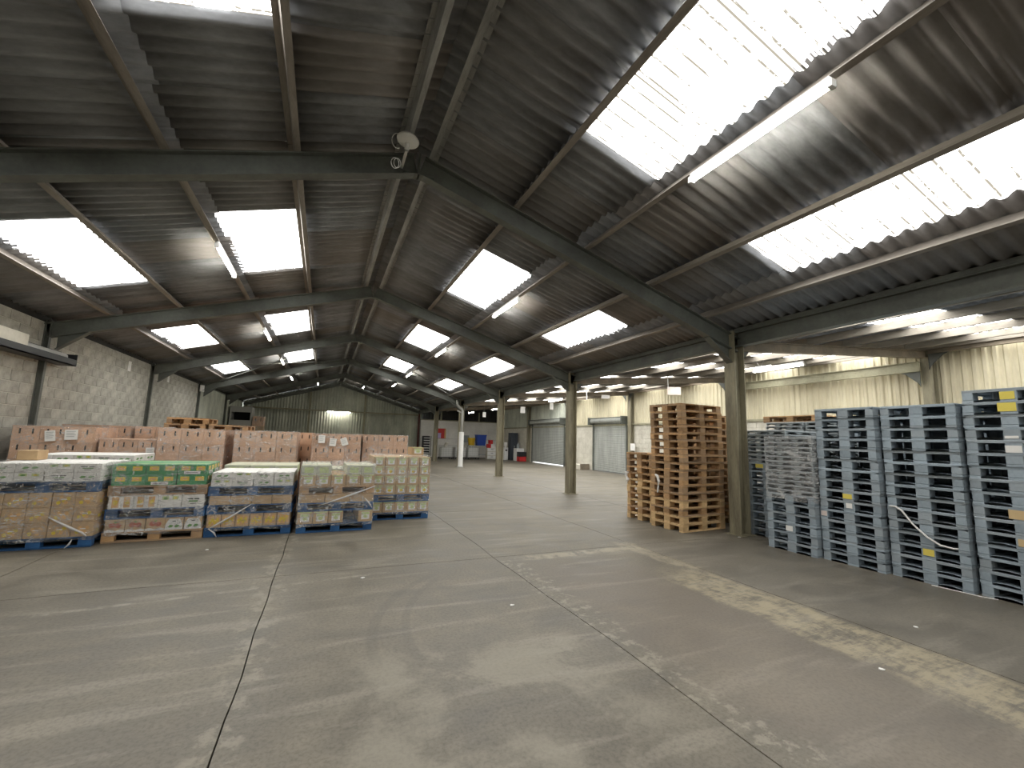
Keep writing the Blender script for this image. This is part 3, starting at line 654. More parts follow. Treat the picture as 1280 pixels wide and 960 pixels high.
for k in ((1, 12), (1, 13), (1, 14), (2, 14), (3, 15)): MB().tube([(-.35, .18, .128), (-.35, .18, .03)], .035, 10).build('plug', 'pale_plastic', GP[k])
st = MB().tube([(7.115, 3.40, .90), (7.10, 3.33, .905), (7.095, 3.26, .86), (7.095, 3.15, .70), (7.10, 3.02, .57), (7.10, 2.9, .50), (7.11, 2.78, .485), (7.2, 2.7, .49)], .011, 6).build('packing_strap', 'paper')
tag(st, 'loose white packing strap hanging across the fourth grey stack', 'strap')
st = MB().tube([(7.05, 3.0, .006), (7.07, 2.8, .005), (7.09, 2.55, .006), (7.13, 2.45, .008)], .006, 5).build('packing_strap', 'paper'); tag(st, 'white strap end lying on the floor at the foot of the grey stacks', 'strap')

# ------------------------------------------------------------------ stretch film
def film(label, x0, x1, y0, y1, z0, z1, rz=0, off=.012, top=False, strands=(), seed=0):
    cx, cy = (x0 + x1) / 2, (y0 + y1) / 2; hx, hy = (x1 - x0) / 2 + off, (y1 - y0) / 2 + off; r = .03; per = []
    for (sx, sy, a0) in ((1, -1, -90), (1, 1, 0), (-1, 1, 90), (-1, -1, 180)):
        for q in range(4):
            a = math.radians(a0 + 30 * q); per.append((sx * (hx - r) + r * math.cos(a), sy * (hy - r) + r * math.sin(a)))
    pts = []
    for i, p in enumerate(per):
        q = per[(i + 1) % len(per)]; d = math.dist(p, q); n = max(1, int(d / .035))
        for k in range(n): u = k / n; pts.append((p[0] + (q[0] - p[0]) * u, p[1] + (q[1] - p[1]) * u))
    rows = max(4, int((z1 - z0) / .04)); b = MB(); k = len(pts)
    for j in range(rows + 1):
        z = z0 + (z1 - z0) * j / rows
        for (x, y) in pts:
            w = .007 * noise.noise((x * 6 + seed, y * 6 + z * 3, z * 17)) + .004 * noise.noise((x * 17, y * 17 + seed, z * 29 + x * 9)); s = 1 + w / max(hx, hy)
            zz = z + (.025 * noise.noise((x * 4, y * 4, seed + 3)) if j in (0, rows) else 0)
            l = math.hypot(x, y); b.v.append((x + x / l * w, y + y / l * w, zz - 0))
    for j in range(rows):
        for i in range(k):
            b.f.append((j * k + i, j * k + (i + 1) % k, (j + 1) * k + (i + 1) % k, (j + 1) * k + i)); b.m.append(0)
    if top:
        n = 14; base = len(b.v)
        for j in range(n + 1):
            for i in range(n + 1):
                x, y = -hx + 2 * hx * i / n, -hy + 2 * hy * j / n; b.v.append((x, y, z1 + .012 + .02 * noise.noise((x * 5, y * 5, seed))))
        for j in range(n):
            for i in range(n): p = base + j * (n + 1) + i; b.f.append((p, p + 1, p + n + 2, p + n + 1)); b.m.append(0)
    me = b.mesh('stretch_film', 'stretch_film', True)
    o = put('stretch_film', me, None, (cx, cy, 0), rz); tag(o, label, 'plastic wrap', 'stretch film around loads')
    for sp in strands: MB().tube([Vector(p) - Vector((cx, cy, 0)) for p in sp], [.006] + [.013 + .004 * (i % 2) for i in range(len(sp) - 2)] + [.005], 6).build('film_strand', 'film_strand', o, smooth=True)
    return o
film('clear film around the pile of thin nested grey pallets', 6.98, 8.18, 4.285, 5.075, .80, .9 + 12 * NH + .01, seed=3)

# ------------------------------------------------------------------ cartons
def ell(cx, cz, a, c_, n=10): return [(cx + a * math.cos(2 * math.pi * i / n), cz + c_ * math.sin(2 * math.pi * i / n)) for i in range(n)]
def rect(x0, x1, z0, z1): return [(x0, z0), (x1, z0), (x1, z1), (x0, z1)]
def leaf(cx, cz, l, h): return [(cx - l, cz - h * .4), (cx - l * .3, cz + h), (cx + l * .5, cz + h * .8), (cx + l, cz + h * .2), (cx + l * .4, cz - h * .7), (cx - l * .4, cz - h)]
PC = ['print_orange', 'print_yellow', 'print_green', 'print_dark', 'print_white', 'print_red', 'print_lime']
def prints(style, w, h, var):
    r = random.Random(var * 13 + len(style)); L = []
    if style == 'orange':
        for i in range(5): L.append((r.choice((0, 0, 1)), ell((-.22 + .11 * i) * w, (.45 + .14 * ((i * 2) % 3 - 1)) * h, .10 * w, .13 * h, 8)))
        L.append((4, rect(-.1 * w, .16 * w, .50 * h, .56 * h)))
    elif style == 'yellow':
        L.append((0, rect(-.40 * w, .40 * w, .12 * h, .88 * h)))
        for i in range(4): L.append((1, ell((-.26 + .17 * i) * w, (.42 + .16 * (i % 2)) * h, .11 * w, .18 * h, 8)))
    elif style == 'label':
        L.append((6, rect(-.42 * w, .42 * w, .90 * h, .985 * h)))
        L.append((4, rect(-.28 * w, .30 * w, .20 * h, .84 * h))); L.append((6, rect(-.26 * w, .28 * w, .60 * h, .82 * h)))
        L.append((1 if var % 2 else 6, ell(.02 * w, .44 * h, .17 * w, .15 * h, 8)))
    elif style == 'white':
        if var % 3 == 0: L += [(2, leaf(-.16 * w, .5 * h, .13 * w, .13 * h)), (2, leaf(.16 * w, .52 * h, .13 * w, .13 * h)), (3, rect(-.14 * w, .14 * w, .22 * h, .27 * h))]
        elif var % 3 == 1: L += [(3, rect(-.28 * w, -.02 * w, .60 * h, .70 * h)), (3, rect(.04 * w, .26 * w, .60 * h, .70 * h)), (2, rect(-.2 * w, .2 * w, .42 * h, .52 * h)), (3, rect(-.13 * w, .12 * w, .25 * h, .31 * h))]
        else: L += [(6, rect(-.34 * w, -.06 * w, .62 * h, .90 * h)), (2, ell(-.20 * w, .72 * h, .09 * w, .1 * h, 8)), (6, rect(.10 * w, .36 * w, .62 * h, .90 * h)), (1, ell(.23 * w, .74 * h, .07 * w, .08 * h, 8))]
    elif style == 'green':
        for s in (-1, 1): L += [(1, rect(s * .25 * w - .15 * w, s * .25 * w + .15 * w, .40 * h, .82 * h)), (0, ell(s * .25 * w, .60 * h, .10 * w, .11 * h, 8))]
        if var % 3 == 1: L.append((4, rect(-.3 * w, .25 * w, .06 * h, .34 * h))); L.append((3, rect(-.22 * w, .17 * w, .16 * h, .22 * h)))
    elif style == 'tray':
        if var % 5 < 3: L += [(4, [(-.49 * w, .02 * h), (.49 * w, .02 * h), (.49 * w, .16 * h), (.3 * w, .24 * h), (0, .12 * h), (-.3 * w, .24 * h), (-.49 * w, .16 * h)]), (5, ell(-.14 * w, .56 * h, .18 * w, .2 * h)), (5, ell(.16 * w, .52 * h, .17 * w, .19 * h)), (2, ell(0, .78 * h, .07 * w, .06 * h))]
        else: L += [(4, [(-.49 * w, .02 * h), (.49 * w, .02 * h), (.46 * w, .45 * h), (.3 * w, .88 * h), (-.3 * w, .88 * h), (-.46 * w, .45 * h)]), (2, leaf(-.17 * w, .3 * h, .15 * w, .12 * h)), (2, leaf(.17 * w, .3 * h, .15 * w, .12 * h)), (3, rect(-.1 * w, .1 * w, .66 * h, .72 * h))]
    elif style == 'whitefruit':
        L += [(0, rect(-.36 * w, -.08 * w, .12 * h, .92 * h)), (1, ell(-.22 * w, .5 * h, .10 * w, .2 * h)), (0, rect(.12 * w, .38 * w, .12 * h, .92 * h)), (1, ell(.25 * w, .5 * h, .09 * w, .2 * h))]
    elif style == 'brown':
        if var % 2 == 0: L.append((4, rect(-.2 * w, .2 * w, .32 * h, .56 * h)))
    elif style == 'cream': L.append((6, rect(-.3 * w, .3 * w, .2 * h, .8 * h)))
    return L
BODY = dict(orange='carton_brown', yellow='carton_brown', label='carton_brown', white='carton_white', green='carton_green', tray='carton_brown', whitefruit='carton_white', brown='carton_brown', kraft='kraft', cream='cream_card')
DESC = dict(orange='orange print brown carton', yellow='yellow print brown carton', label='green label brown carton', white='white leaf print carton', green='green yellow print carton', tray='brown and white tray', whitefruit='white fruit print carton', brown='plain brown carton', kraft='slotted kraft carton', cream='pale green carton')
CM = {}
def carton_mesh(style, w, d, h):
    key = (style, round(w, 3), round(d, 3), round(h, 3))
    if key in CM: return CM[key]
    b = MB()
    if style == 'kraft':
        # shell with two recessed hand slots in the front and back faces
        xs_ = [-w / 2, -w * .27, -w * .20, w * .20, w * .27, w / 2]; zs_ = [0, h * .50, h * .82, h]
        for s in (-1, 1):
            y = s * d / 2; g = {}
            for i, x in enumerate(xs_):
                for j, z in enumerate(zs_): g[i, j] = len(b.v); b.v.append((x, y, z))
            for i in range(5):
                for j in range(3):
                    q = (g[i, j], g[i + 1, j], g[i + 1, j + 1], g[i, j + 1])
                    if i in (1, 3) and j == 1:
                        n0 = len(b.v)
                        for v in q: p = b.v[v]; b.v.append((p[0], p[1] - s * .03, p[2]))
                        for k in range(4): b.f.append((q[k], q[(k + 1) % 4], n0 + (k + 1) % 4, n0 + k)); b.m.append(1)
                        b.f.append((n0, n0 + 1, n0 + 2, n0 + 3)); b.m.append(1)
                    else: b.f.append(q); b.m.append(0)
        for s in (-1, 1):
            x = s * w / 2; n0 = len(b.v); b.v += [(x, -d / 2, 0), (x, d / 2, 0), (x, d / 2, h), (x, -d / 2, h)]; b.f.append((n0, n0 + 1, n0 + 2, n0 + 3)); b.m.append(0)
        for z in (0, h):
            n0 = len(b.v); b.v += [(-w / 2, -d / 2, z), (w / 2, -d / 2, z), (w / 2, d / 2, z), (-w / 2, d / 2, z)]; b.f.append((n0, n0 + 1, n0 + 2, n0 + 3)); b.m.append(0)
        b.box(-w / 2 - .003, w / 2 + .003, -d / 2 - .003, d / 2 + .003, h - .02, h + .001)
        me = b.mesh('carton', [BODY[style], 'black'])
    else:
        b.cbox(-w / 2, w / 2, -d / 2, d / 2, 0, h, .004); b.box(-w / 2 + .01, w / 2 - .01, -.022, .022, h - .001, h + .0015, 1)
        me = b.mesh('carton', [BODY[style], 'tan_tape' if 'white' not in style else 'paper'])
    CM[key] = me; return me
def print_mesh(style, w, d, h, var):
    key = ('p', style, round(w, 3), round(d, 3), round(h, 3), var)
    if key in CM: return CM[key]
    pr = prints(style, w, h, var)
    if not pr: CM[key] = None; return None
    b = MB(); 
    for i, (mi, pts) in enumerate(pr): b.poly([(x, -d / 2 - .0005 , z) for x, z in pts], (0, -1, 0), .0012 + .0006 * i, mi)
    # same print on the right-hand side face
    for i, (mi, pts) in enumerate(pr): b.poly([(w / 2 + .0005, x / w * d, z) for x, z in pts], (1, 0, 0), .0012 + .0006 * i, mi)
    CM[key] = b.mesh('print', PC); return CM[key]
COLW = ['leftmost', 'second from left', 'third from left', 'fourth from left', 'fifth from left', 'sixth from left']
def colw(i, n): return 'rightmost' if i == n - 1 else COLW[i]
def load(lname, x0, y0, w, d, spec, rz=0.0, wrap=True, top=False, strands=(), seed=0, wz0=.1, vis=0, side=False):
    core = MB()
    cx, cy = x0 + w / 2, y0 + d / 2; z = 0; cs, sn = math.cos(rz), math.sin(rz); tot_t = sum(s[2] for s in spec if s[0] == 'c'); tno = 0; pno = 0; np_ = sum(1 for s in spec if s[0] == 'p')
    def W(lx, ly): return cx + lx * cs - ly * sn, cy + lx * sn + ly * cs
    for s in spec:
        if s[0] == 'p':
            word = 'base' if pno == 0 else ('upper' if pno == np_ - 1 else 'middle')
            px, py = W(0, 0); o = pallet(s[1], px, py, z, rz, '%s %s pallet under the %s' % (word, 'blue wooden' if s[1] == 'blue' else 'plain wooden', lname), 'pallets under carton loads')
            if w < 1.15: o.scale = (w / 1.2, d / 1.0, 1)
            z += PH; pno += 1
        else:
            _, style, tiers, nx, h = s[:5]; miss = s[5] if len(s) > 5 else (); ny = 2
            cw, cd = w / nx, d / ny
            for tt in range(tiers):
                for i in range(nx):
                    for j in range(ny):
                        if i in miss: continue
                        st_ = style if not isinstance(style, (list, tuple)) else style[i % len(style)]
                        lx = -w / 2 + cw * (i + .5); ly = -d / 2 + cd * (j + .5); px, py = W(lx + random.uniform(-.003, .003), ly + random.uniform(-.003, .004))
                        if not ((tno >= vis and j == 0) or (side and i == nx - 1 and tno >= vis) or tno == tot_t - 1):
                            core.box(lx - cw / 2 + .006, lx + cw / 2 - .006, ly - cd / 2 + .006, ly + cd / 2 - .006, z, z + h - .003); continue
                        o = put('carton', carton_mesh(st_, cw - .008, cd - .01, h - .002), None, (px, py, z), rz + random.uniform(-.006, .006))
                        tw = 'bottom tier' if tno == 0 else 'top tier' if tno == tot_t - 1 else ORD[tno] + ' tier'
                        tag(o, '%s, %s, %s%s, %s' % (DESC[st_], colw(i, nx), tw, '' if j == 0 else ' rear', lname), 'carton', 'cartons of the ' + lname)
                        if j == 0 or i == nx - 1:
                            pm = print_mesh(st_, cw - .008, cd - .01, h - .002, (i * 2 + tno) % 6 if st_ in ('white', 'tray', 'green', 'label', 'brown') else (i + tno) % 2)
                            if st_ == 'tray': pm = print_mesh(st_, cw - .008, cd - .01, h - .002, i)
                            if pm: put('print', pm, o)
                z += h; tno += 1
    if core.v:
        ms = [q[1] for q in spec if q[0] == 'c'][0]; o = core.build('hidden_carton_bulk', BODY[ms if isinstance(ms, str) else ms[0]], None, (cx, cy, 0), rz)
        tag(o, 'inner and rear cartons of the ' + lname, 'cartons', None, 'stuff')
    if wrap: film('clear stretch film around the ' + lname, x0, x0 + w, y0, y0 + d, wz0, z + .01, rz, top=top, strands=strands, seed=seed)
    return z
load('load at left edge', -4.03, 7.98, 1.2, 1.0, [('p', 'blue'), ('c', 'orange', 3, 5, .2), ('p', 'blue'), ('c', 'white', 2, 4, .125)], seed=1, strands=[[(-3.30, 7.95, .42), (-3.2, 7.94, .36), (-3.05, 7.94, .27), (-2.93, 7.95, .20), (-2.88, 7.95, .15)], [(-3.02, 7.94, .12), (-3.04, 7.93, .06), (-3.08, 7.92, .012)]])
zB_ = load('green topped load', -2.78, 8.15, 1.16, 1.0, [('p', 'wood'), ('c', 'tray', 1, 5, .185), ('p', 'blue'), ('c', ['whitefruit', 'whitefruit', 'white', 'white'], 1, 4, .19), ('p', 'wood'), ('c', 'green', 2, 3, .155)], rz=.03, seed=2)
zC_ = load('white topped load', -1.55, 8.17, 1.16, 1.0, [('p', 'blue'), ('c', 'yellow', 1, 6, .2), ('p', 'blue'), ('c', 'brown', 1, 4, .14), ('p', 'blue'), ('c', 'white', 2, 4, .11)], rz=-.01, seed=4, strands=[[(-1.50, 8.12, .14), (-1.4, 8.12, .2), (-1.2, 8.12, .33), (-.95, 8.13, .5)], [(-1.5, 8.12, .14), (-1.42, 8.11, .08), (-1.38, 8.10, .015)]])
zD_ = load('load with the gap', -.30, 8.12, 1.2, 1.0, [('p', 'blue'), ('c', 'label', 1, 5, .2, (3,)), ('p', 'blue'), ('c', 'brown', 1, 3, .13), ('p', 'wood'), ('c', 'label', 1, 5, .19), ('c', 'cream', 1, 5, .16, (2,))], rz=.02, seed=5, top=True, strands=[[(.0, 8.08, .44), (.3, 8.07, .54), (.6, 8.08, .64), (.93, 8.10, .76)], [(.75, 8.09, .55), (.82, 8.08, .47), (.88, 8.08, .38)]])
zE_ = load('tall cream load', .955, 8.95, 1.14, 1.0, [('p', 'blue'), ('c', 'label', 1, 5, .2), ('p', 'blue'), ('c', 'label', 4, 5, .185)], rz=.0, seed=6, top=True, side=True)
load('rear white load', -4.2, 9.3, 1.3, 1.0, [('p', 'blue'), ('c', 'brown', 3, 4, .26), ('c', 'white', 2, 5, .135)], wrap=False, vis=3)
load('cream load behind white topped', -1.6, 9.35, 1.2, 1.0, [('p', 'blue'), ('c', 'label', 3, 4, .24), ('c', 'cream', 1, 3, .17)], wrap=False, vis=3)
load('cream load behind the gap', -.3, 9.35, 1.1, 1.0, [('p', 'blue'), ('c', 'label', 3, 4, .24), ('c', 'cream', 1, 3, .10)], wrap=False, vis=3)
def loose(style, w, d, h, loc, rz, label, pv=0):
    o = put('carton', carton_mesh(style, w, d, h), None, loc, rz); tag(o, label, 'carton', 'loose cartons'); pm = print_mesh(style, w, d, h, pv)
    if pm: put('print', pm, o)
    return o
loose('label', .26, .3, .16, (1.84, 9.3, zE_ + .035), .1, 'small brown carton standing loose on top of the tall wrapped load')
loose('brown', .22, .3, .14, (-3.92, 8.75, 1.142), .05, 'small brown carton on top of the left edge load', 1)
KR = [  # name, x0, y0, w, d, tiers, tier height
    ('leftmost kraft load', -5.27, 11.0, 1.17, 1.1, 5, .30), ('low kraft load', -4.06, 11.15, .92, 1.0, 4, .32), ('kraft load behind green cartons', -3.10, 11.0, 1.17, 1.1, 5, .305),
    ('middle kraft load', -1.75, 11.0, 1.22, 1.1, 5, .305), ('kraft load with labels', -.22, 11.6, 1.13, 1.1, 5, .302), ('rightmost kraft load', .97, 11.8, 1.15, 1.1, 5, .304),
    ('rearmost left kraft load', -5.15, 12.35, 1.17, 1.0, 5, .31), ('kraft load behind the low', -3.9, 12.35, .75, 1.0, 5, .31), ('kraft load under spare pallets', -3.1, 12.35, .85, 1.2, 5, .30), ('kraft load under single pallet', -2.2, 12.35, .85, 1.2, 5, .30), ('kraft load in the gap', -.95, 12.4, .72, 1.0, 5, .305)]
for i, (nm, x0, y0, w, d, n, h) in enumerate(KR):
    load(nm, x0, y0, w, d, [('p', 'wood'), ('c', 'kraft', n, 3 if w > .9 else 2, h)], rz=random.uniform(-.02, .02), seed=20 + i, wz0=.12, wrap=i < 8, vis=n - 3, side=i in (0, 3, 5))
def sheet_label(label, cx, y, cz, w=.17, h=.21, tilt=0):
    b = MB(); c_, s_ = math.cos(tilt), math.sin(tilt)
    R = lambda pts: [(cx + x * c_ - z * s_, 0, cz + x * s_ + z * c_) for x, z in pts]
    b.poly(R(rect(-w / 2, w / 2, -h / 2, h / 2)), (0, -1, 0), .002, 0)
    for k in range(4): b.poly([(p[0], -.002, p[2]) for p in R(rect(-w * .38, w * (.35 - .1 * (k % 2)), h * (.3 - .17 * k), h * (.36 - .17 * k)))], (0, -1, 0), .001, 1)
    o = b.build('delivery_note', ['paper', 'wire'], None, (0, y, 0)); tag(o, label, 'paper label', 'paper labels on wrapped loads')
sheet_label('left paper note stuck on the leftmost kraft load', -4.72, 10.965, 1.46, .15, .2, .12); sheet_label('right paper note stuck on the leftmost kraft load', -4.42, 10.965, 1.49, .19, .19, .05)
sheet_label('paper note at top right of the low kraft load', -3.22, 11.11, 1.17, .14, .19, .05)
sheet_label('left of three paper notes on the labelled kraft load', -.02, 11.565, 1.52, .15, .19, 0); sheet_label('middle of three paper notes on the labelled kraft load', .24, 11.565, 1.45, .15, .19, -.08); sheet_label('tilted rightmost of three paper notes on the labelled kraft load', .50, 11.565, 1.47, .15, .19, .35)
# spare pallets lying on the rear kraft loads
zt_ = PH + 1.50 + .004
for i in range(2): pallet('euro', -3.0 + .03 * i, 12.98, zt_ + i * PH, 1.57 + .02 * i, '%s of two spare wooden pallets on the rear kraft load' % ('lower', 'upper')[i], 'spare pallets on kraft loads')
pallet('euro', -2.12, 13.0, zt_, 1.55, 'single spare wooden pallet lying right of the spare pair', 'spare pallets on kraft loads')

# ------------------------------------------------------------------ fittings
# wireless antenna under the ridge
root = empty('wireless_antenna', (.72, 5.35, 5.44)); tag(root, 'white dish antenna with looped cables under the nearest ridge', 'antenna')
b = MB(); 
prof = [(0, .045), (.06, .042), (.105, .028), (.118, .008), (.112, -.008), (.06, -.016), (0, -.018)]; n = 24
for r_, z in prof:
    for i in range(n): a = 2 * math.pi * i / n; b.v.append((r_ * math.cos(a), r_ * .9 * math.sin(a), z))
for j in range(len(prof) - 1):
    for i in range(n): b.f.append((j * n + i, j * n + (i + 1) % n, (j + 1) * n + (i + 1) % n, (j + 1) * n + i)); b.m.append(0)
o = b.build('dish', 'white_plastic', root, (0, -.02, .06), smooth=True); o.rotation_euler = (-.12, .12, 0); o.scale = (1.25, 1.25, 1.2)
MB().tube([(0, 0, .05), (0, .05, -.02)], .03, 10).build('swivel', 'white_plastic', root); MB().obox((0, .05, -.03), (.0, .45, -.03), (.035, 0, 0), (0, 0, .035)).build('mount_arm', 'wire', root)
def loop(cx, cz, r, y, a0, a1): return [(cx + r * math.cos(a0 + (a1 - a0) * i / 14), y, cz + r * 1.5 * math.sin(a0 + (a1 - a0) * i / 14)) for i in range(15)]
for args in ((-.13, .03, .07, .0, .6, 5.2), (-.13, -.22, .05, .1, 0, 6.2), (-.10, -.20, .045, .12, 0, 6.2)): MB().tube(loop(*args), .005, 5).build('cable', 'white_plastic', root)
# downpipe with swan neck on the fourth frame column
root = empty('downpipe', (XR - .02, FR[5] - .22, 0)); tag(root, 'white guarded downpipe with swan neck on the fourth column', 'pipe')
MB().tube([(0, 0, 1.95), (0, 0, 3.15), (-.02, 0, 3.3), (-.2, 0, 3.42), (-.32, 0, 3.55), (-.34, 0, 3.85)], .075, 12).build('pipe', 'pipe_grey', root, smooth=True)
MB().tube([(0, 0, .03), (0, 0, 2.0)], .14, 16).build('guard', 'white_plastic', root, smooth=False); MB().tube([(0, 0, 0), (0, 0, .05)], .19, 16).build('foot', 'pipe_grey', root); MB().tube([(0, 0, 3.05), (-.3, 0, 3.22)], .045, 8).build('branch', 'pipe_grey', root)
# steel channel with a pipe on the left wall
root = empty('cable_channel', (XL + .02, 11.0, 2.98)); tag(root, 'dark steel channel with a grey pipe on the left block wall', 'channel')
b = MB(); b.box(0, .30, -1.9, 1.6, 0, .02); b.box(.28, .30, -1.9, 1.6, 0, .14); b.box(0, .02, -1.9, 1.6, 0, .30); b.box(0, .30, 1.58, 1.6, 0, .26); b.build('channel', 'black_plastic', root)
MB().tube([(.17, -1.8, .17), (.17, 1.35, .17)], .075, 12).build('pipe', 'pipe_grey', root, smooth=True); MB().cbox(.03, .27, -1.0, -.1, .1, .36, .01).build('junction_box', 'pale_block', root)
# paper signs
def sign(label, loc, rz, w=.21, h=.30, mat='paper', wire=0):
    root = empty('paper_sign', loc, rz); tag(root, label, 'sign', 'paper bay signs'); MB().box(-w / 2, w / 2, -.002, .002, -h / 2, h / 2).build('sheet', mat, root)
    MB().box(-w * .25, w * .25, -.003, -.002, -h * .2, h * .2).build('faint_print', 'white_plastic', root)
    if wire: wire = za(loc[0]) + .36 - loc[2] - h / 2; MB().tube([(0, 0, h / 2), (0, 0, h / 2 + wire)], .003, 4).build('hanging_wire', 'wire', root)
sign('white paper sign high on the left wall, nearest of three', (XL + .006, 16.3, 3.5), math.pi / 2); sign('white paper sign on the left wall just past a column', (XL + .006, 19.85, 3.68 - .12), math.pi / 2); sign('white paper sign on the farthest left wall column', (XL + .16, 24.05, 3.6), math.pi / 2 - .8)
sign('small white sign hanging in the far aisle above the storage', (8.83, 24.4, 3.1), 0, .2, .3, 'paper', .55); sign('white sign hanging in the aisle left of the second column', (8.54, 18.3, 3.05), 0, .24, .3, 'paper', .55); sign('tilted white sign hanging just left of the second column', (10.08, 18.3, 3.32), .3, .24, .34, 'paper', .4)
sign('pinkish sign hanging in the aisle above the tall wooden stack', (13.7, 14.0, 3.93), -.6, .55, .34, 'pink_paper', .2); sign('small pale sign hanging before the small roller shutter', (12.75, 17.6, 3.9), -.4, .42, .18, 'paper', .12)
sign('white notice fixed on the wall right of the small roller shutter', (XW - .27, 17.75, 1.45), -math.pi / 2 + .0, .35, .36)
for x, y, lab in ((10.97, 11.5, 'short white cord hanging from the aisle roof by the pink sign'), (10.97, 16.6, 'short white cord hanging from the aisle roof by the shutter')):
    o = MB().tube([(x, y, za(x) + .2), (x, y - .02, za(x) - .25)], .018, 6).build('hanging_cord', 'paper'); tag(o, lab, 'cord')
# ------------------------------------------------------------------ far end equipment
root = empty('tray_rack', (7.72, 34.8, 0)); tag(root, 'black rack of white trays before the white partition', 'rack')
for s in (-1, 1):
    for t_ in (-1, 1): MB().box(s * .3 - .02, s * .3 + .02, t_ * .25 - .02, t_ * .25 + .02, 0, 1.75).build('post', 'black_plastic', root)
MB().box(-.3, .3, .22, .25, .3, 1.75).build('back_panel', 'black_plastic', root)
for k in range(7): MB().cbox(-.24, .2, -.24, .2, .35 + .2 * k, .42 + .2 * k, .01).build('tray', 'white_plastic', root)
root = empty('wall_poster', (9.25, YE - .02, 2.0)); tag(root, 'red poster with a pale violet square on the white partition', 'poster'); MB().cbox(-.4, .42, -.012, 0, -.42, .42, .004).build('board', 'red_paint', root); MB().box(-.38, 0, -.016, -.011, -.40, .04).build('print', 'violet_print', root)
MB().box(.3, .41, -.015, -.011, -.4, .4).build('border', 'print_orange', root)
for ci, cx in enumerate((8.9, 10.05, 11.1)):
    root = empty('wire_cage', (cx, 33.2, 0)); tag(root, ['left wire mesh roll cage behind the columns', 'middle wire mesh roll cage behind the downpipe', 'right wire mesh roll cage under the yellow tub'][ci], 'cage', 'wire mesh cages')
    MB().box(-.5, .5, -.4, .4, .12, .16).build('base', 'black_plastic', root)
    for sx in (-.42, .42):
        for sy in (-.32, .32): MB().tube([(sx, sy - .02, .06), (sx, sy + .02, .06)], .06, 10).build('wheel', 'black_plastic', root)
    b = MB()
    for k in range(9):
        u = -.5 + k * .125; b.tube([(u, -.4, .16), (u, -.4, 1.05)], .008, 4); b.tube([(u, .4, .16), (u, .4, 1.05)], .008, 4)
    for k in range(7):
        z = .16 + k * .148; b.tube([(-.5, -.4, z), (.5, -.4, z), (.5, .4, z), (-.5, .4, z), (-.5, -.4, z)], .008, 4)
    b.build('mesh_panel', 'wire', root); 
    o = MB().cbox(-.44, .44, -.34, .34, .17, .92, .05).build('storage_box', 'white_plastic', None, (cx, 33.2, 0)); tag(o, ['white box inside the left wire cage', 'white box inside the middle wire cage', 'white box inside the right wire cage'][ci], 'box', 'boxes in cages')
b = MB()
for k in range(5): b.cbox(-.1 + .02 * k, .1 + .03 * k, -.15, .1, .0 + .05 * k, .12 + .06 * k, .04)
o = b.build('bundle', 'pale_block', None, (8.85, 33.2, .925)); tag(o, 'pale crumpled bundle on top of the left wire cage', 'bundle')
root = empty('whiteboard', (11.35, YE - .03, 1.8)); tag(root, 'white framed board on the partition behind the downpipe', 'whiteboard'); MB().cbox(-.5, .5, -.02, 0, -.6, .6, .004).build('frame', 'white_plastic', root); MB().box(-.4, .42, -.024, -.019, -.5, .1).build('panel', 'pale_plastic', root); MB().box(-.46, .46, -.026, -.02, .16, .55).build('header', 'paper', root)
root = empty('yellow_tub', (11.30, 34.1, 1.1)); tag(root, 'yellow tub standing on a shelf at the far end', 'tub'); MB().tube([(0, 0, 0), (0, 0, .45), (0, 0, .56)], [.24, .31, .32], 14).build('body', 'yellow_panel', root); MB().tube([(0, 0, .55), (0, 0, .6)], .34, 14).build('rim', 'yellow_panel', root)
root = empty('work_bench', (12.0, 34.2, 0)); tag(root, 'pale work bench carrying the tubs at the far end', 'bench'); MB().cbox(-.95, .95, -.35, .35, 1.02, 1.09, .01).build('top', 'pale_plastic', root); MB().box(-.9, .9, -.3, .3, .3, .34).build('shelf', 'pale_plastic', root)
for sx in (-.88, .88):
    for sy in (-.3, .3): MB().box(sx - .03, sx + .03, sy - .03, sy + .03, 0, 1.02).build('leg', 'wire', root)
root = empty('blue_bin', (12.1, 34.1, 1.095)); tag(root, 'tall blue bin on the far bench beside the yellow tub', 'bin'); b = MB(); b.quadbox([(-.34, -.25, 0), (.34, -.25, 0), (.34, .25, 0), (-.34, .25, 0), (-.42, -.3, .85), (.42, -.3, .85), (.42, .3, .85), (-.42, .3, .85)]); b.build('body', 'blue_panel', root); MB().box(-.44, .44, -.32, .32, .83, .88).build('rim', 'blue_panel', root)
root = empty('drawer_unit', (12.7, 33.2, 0)); tag(root, 'white stacked drawers in front of the far bench', 'drawers'); MB().box(-.36, .36, -.2, .25, 0, .92).build('body', 'pale_block', root)
for k in range(3): o = MB().cbox(-.38, .38, -.28, -.19, .05 + .3 * k, .30 + .3 * k, .012).build('drawer', 'white_plastic', root); MB().box(-.1, .1, -.30, -.275, .2 + .3 * k, .23 + .3 * k).build('handle', 'black_plastic', o)
for i, (dx, dz, m_, lab) in enumerate(((-.2, 0, 'red_paint', 'red box on the left of the white drawers'), (.12, 0, 'paper', 'white box on the right of the white drawers'), (-.05, .32, 'red_paint', 'small red box stacked on the drawers'))):
    root = empty('storage_box', (12.7 + dx, 33.2, .925 + dz)); tag(root, lab, 'box'); MB().cbox(-.15, .15, -.15, .15, 0, .26, .01).build('body', m_, root); MB().cbox(-.16, .16, -.16, .16, .25, .31, .008).build('lid', m_, root)
root = empty('steel_locker', (14.35, 32.5, 0)); tag(root, 'tall dark grey steel locker at the far right corner', 'locker'); MB().cbox(-.3, .3, -.3, .3, .02, 2.2, .01).build('body', 'locker_grey', root)
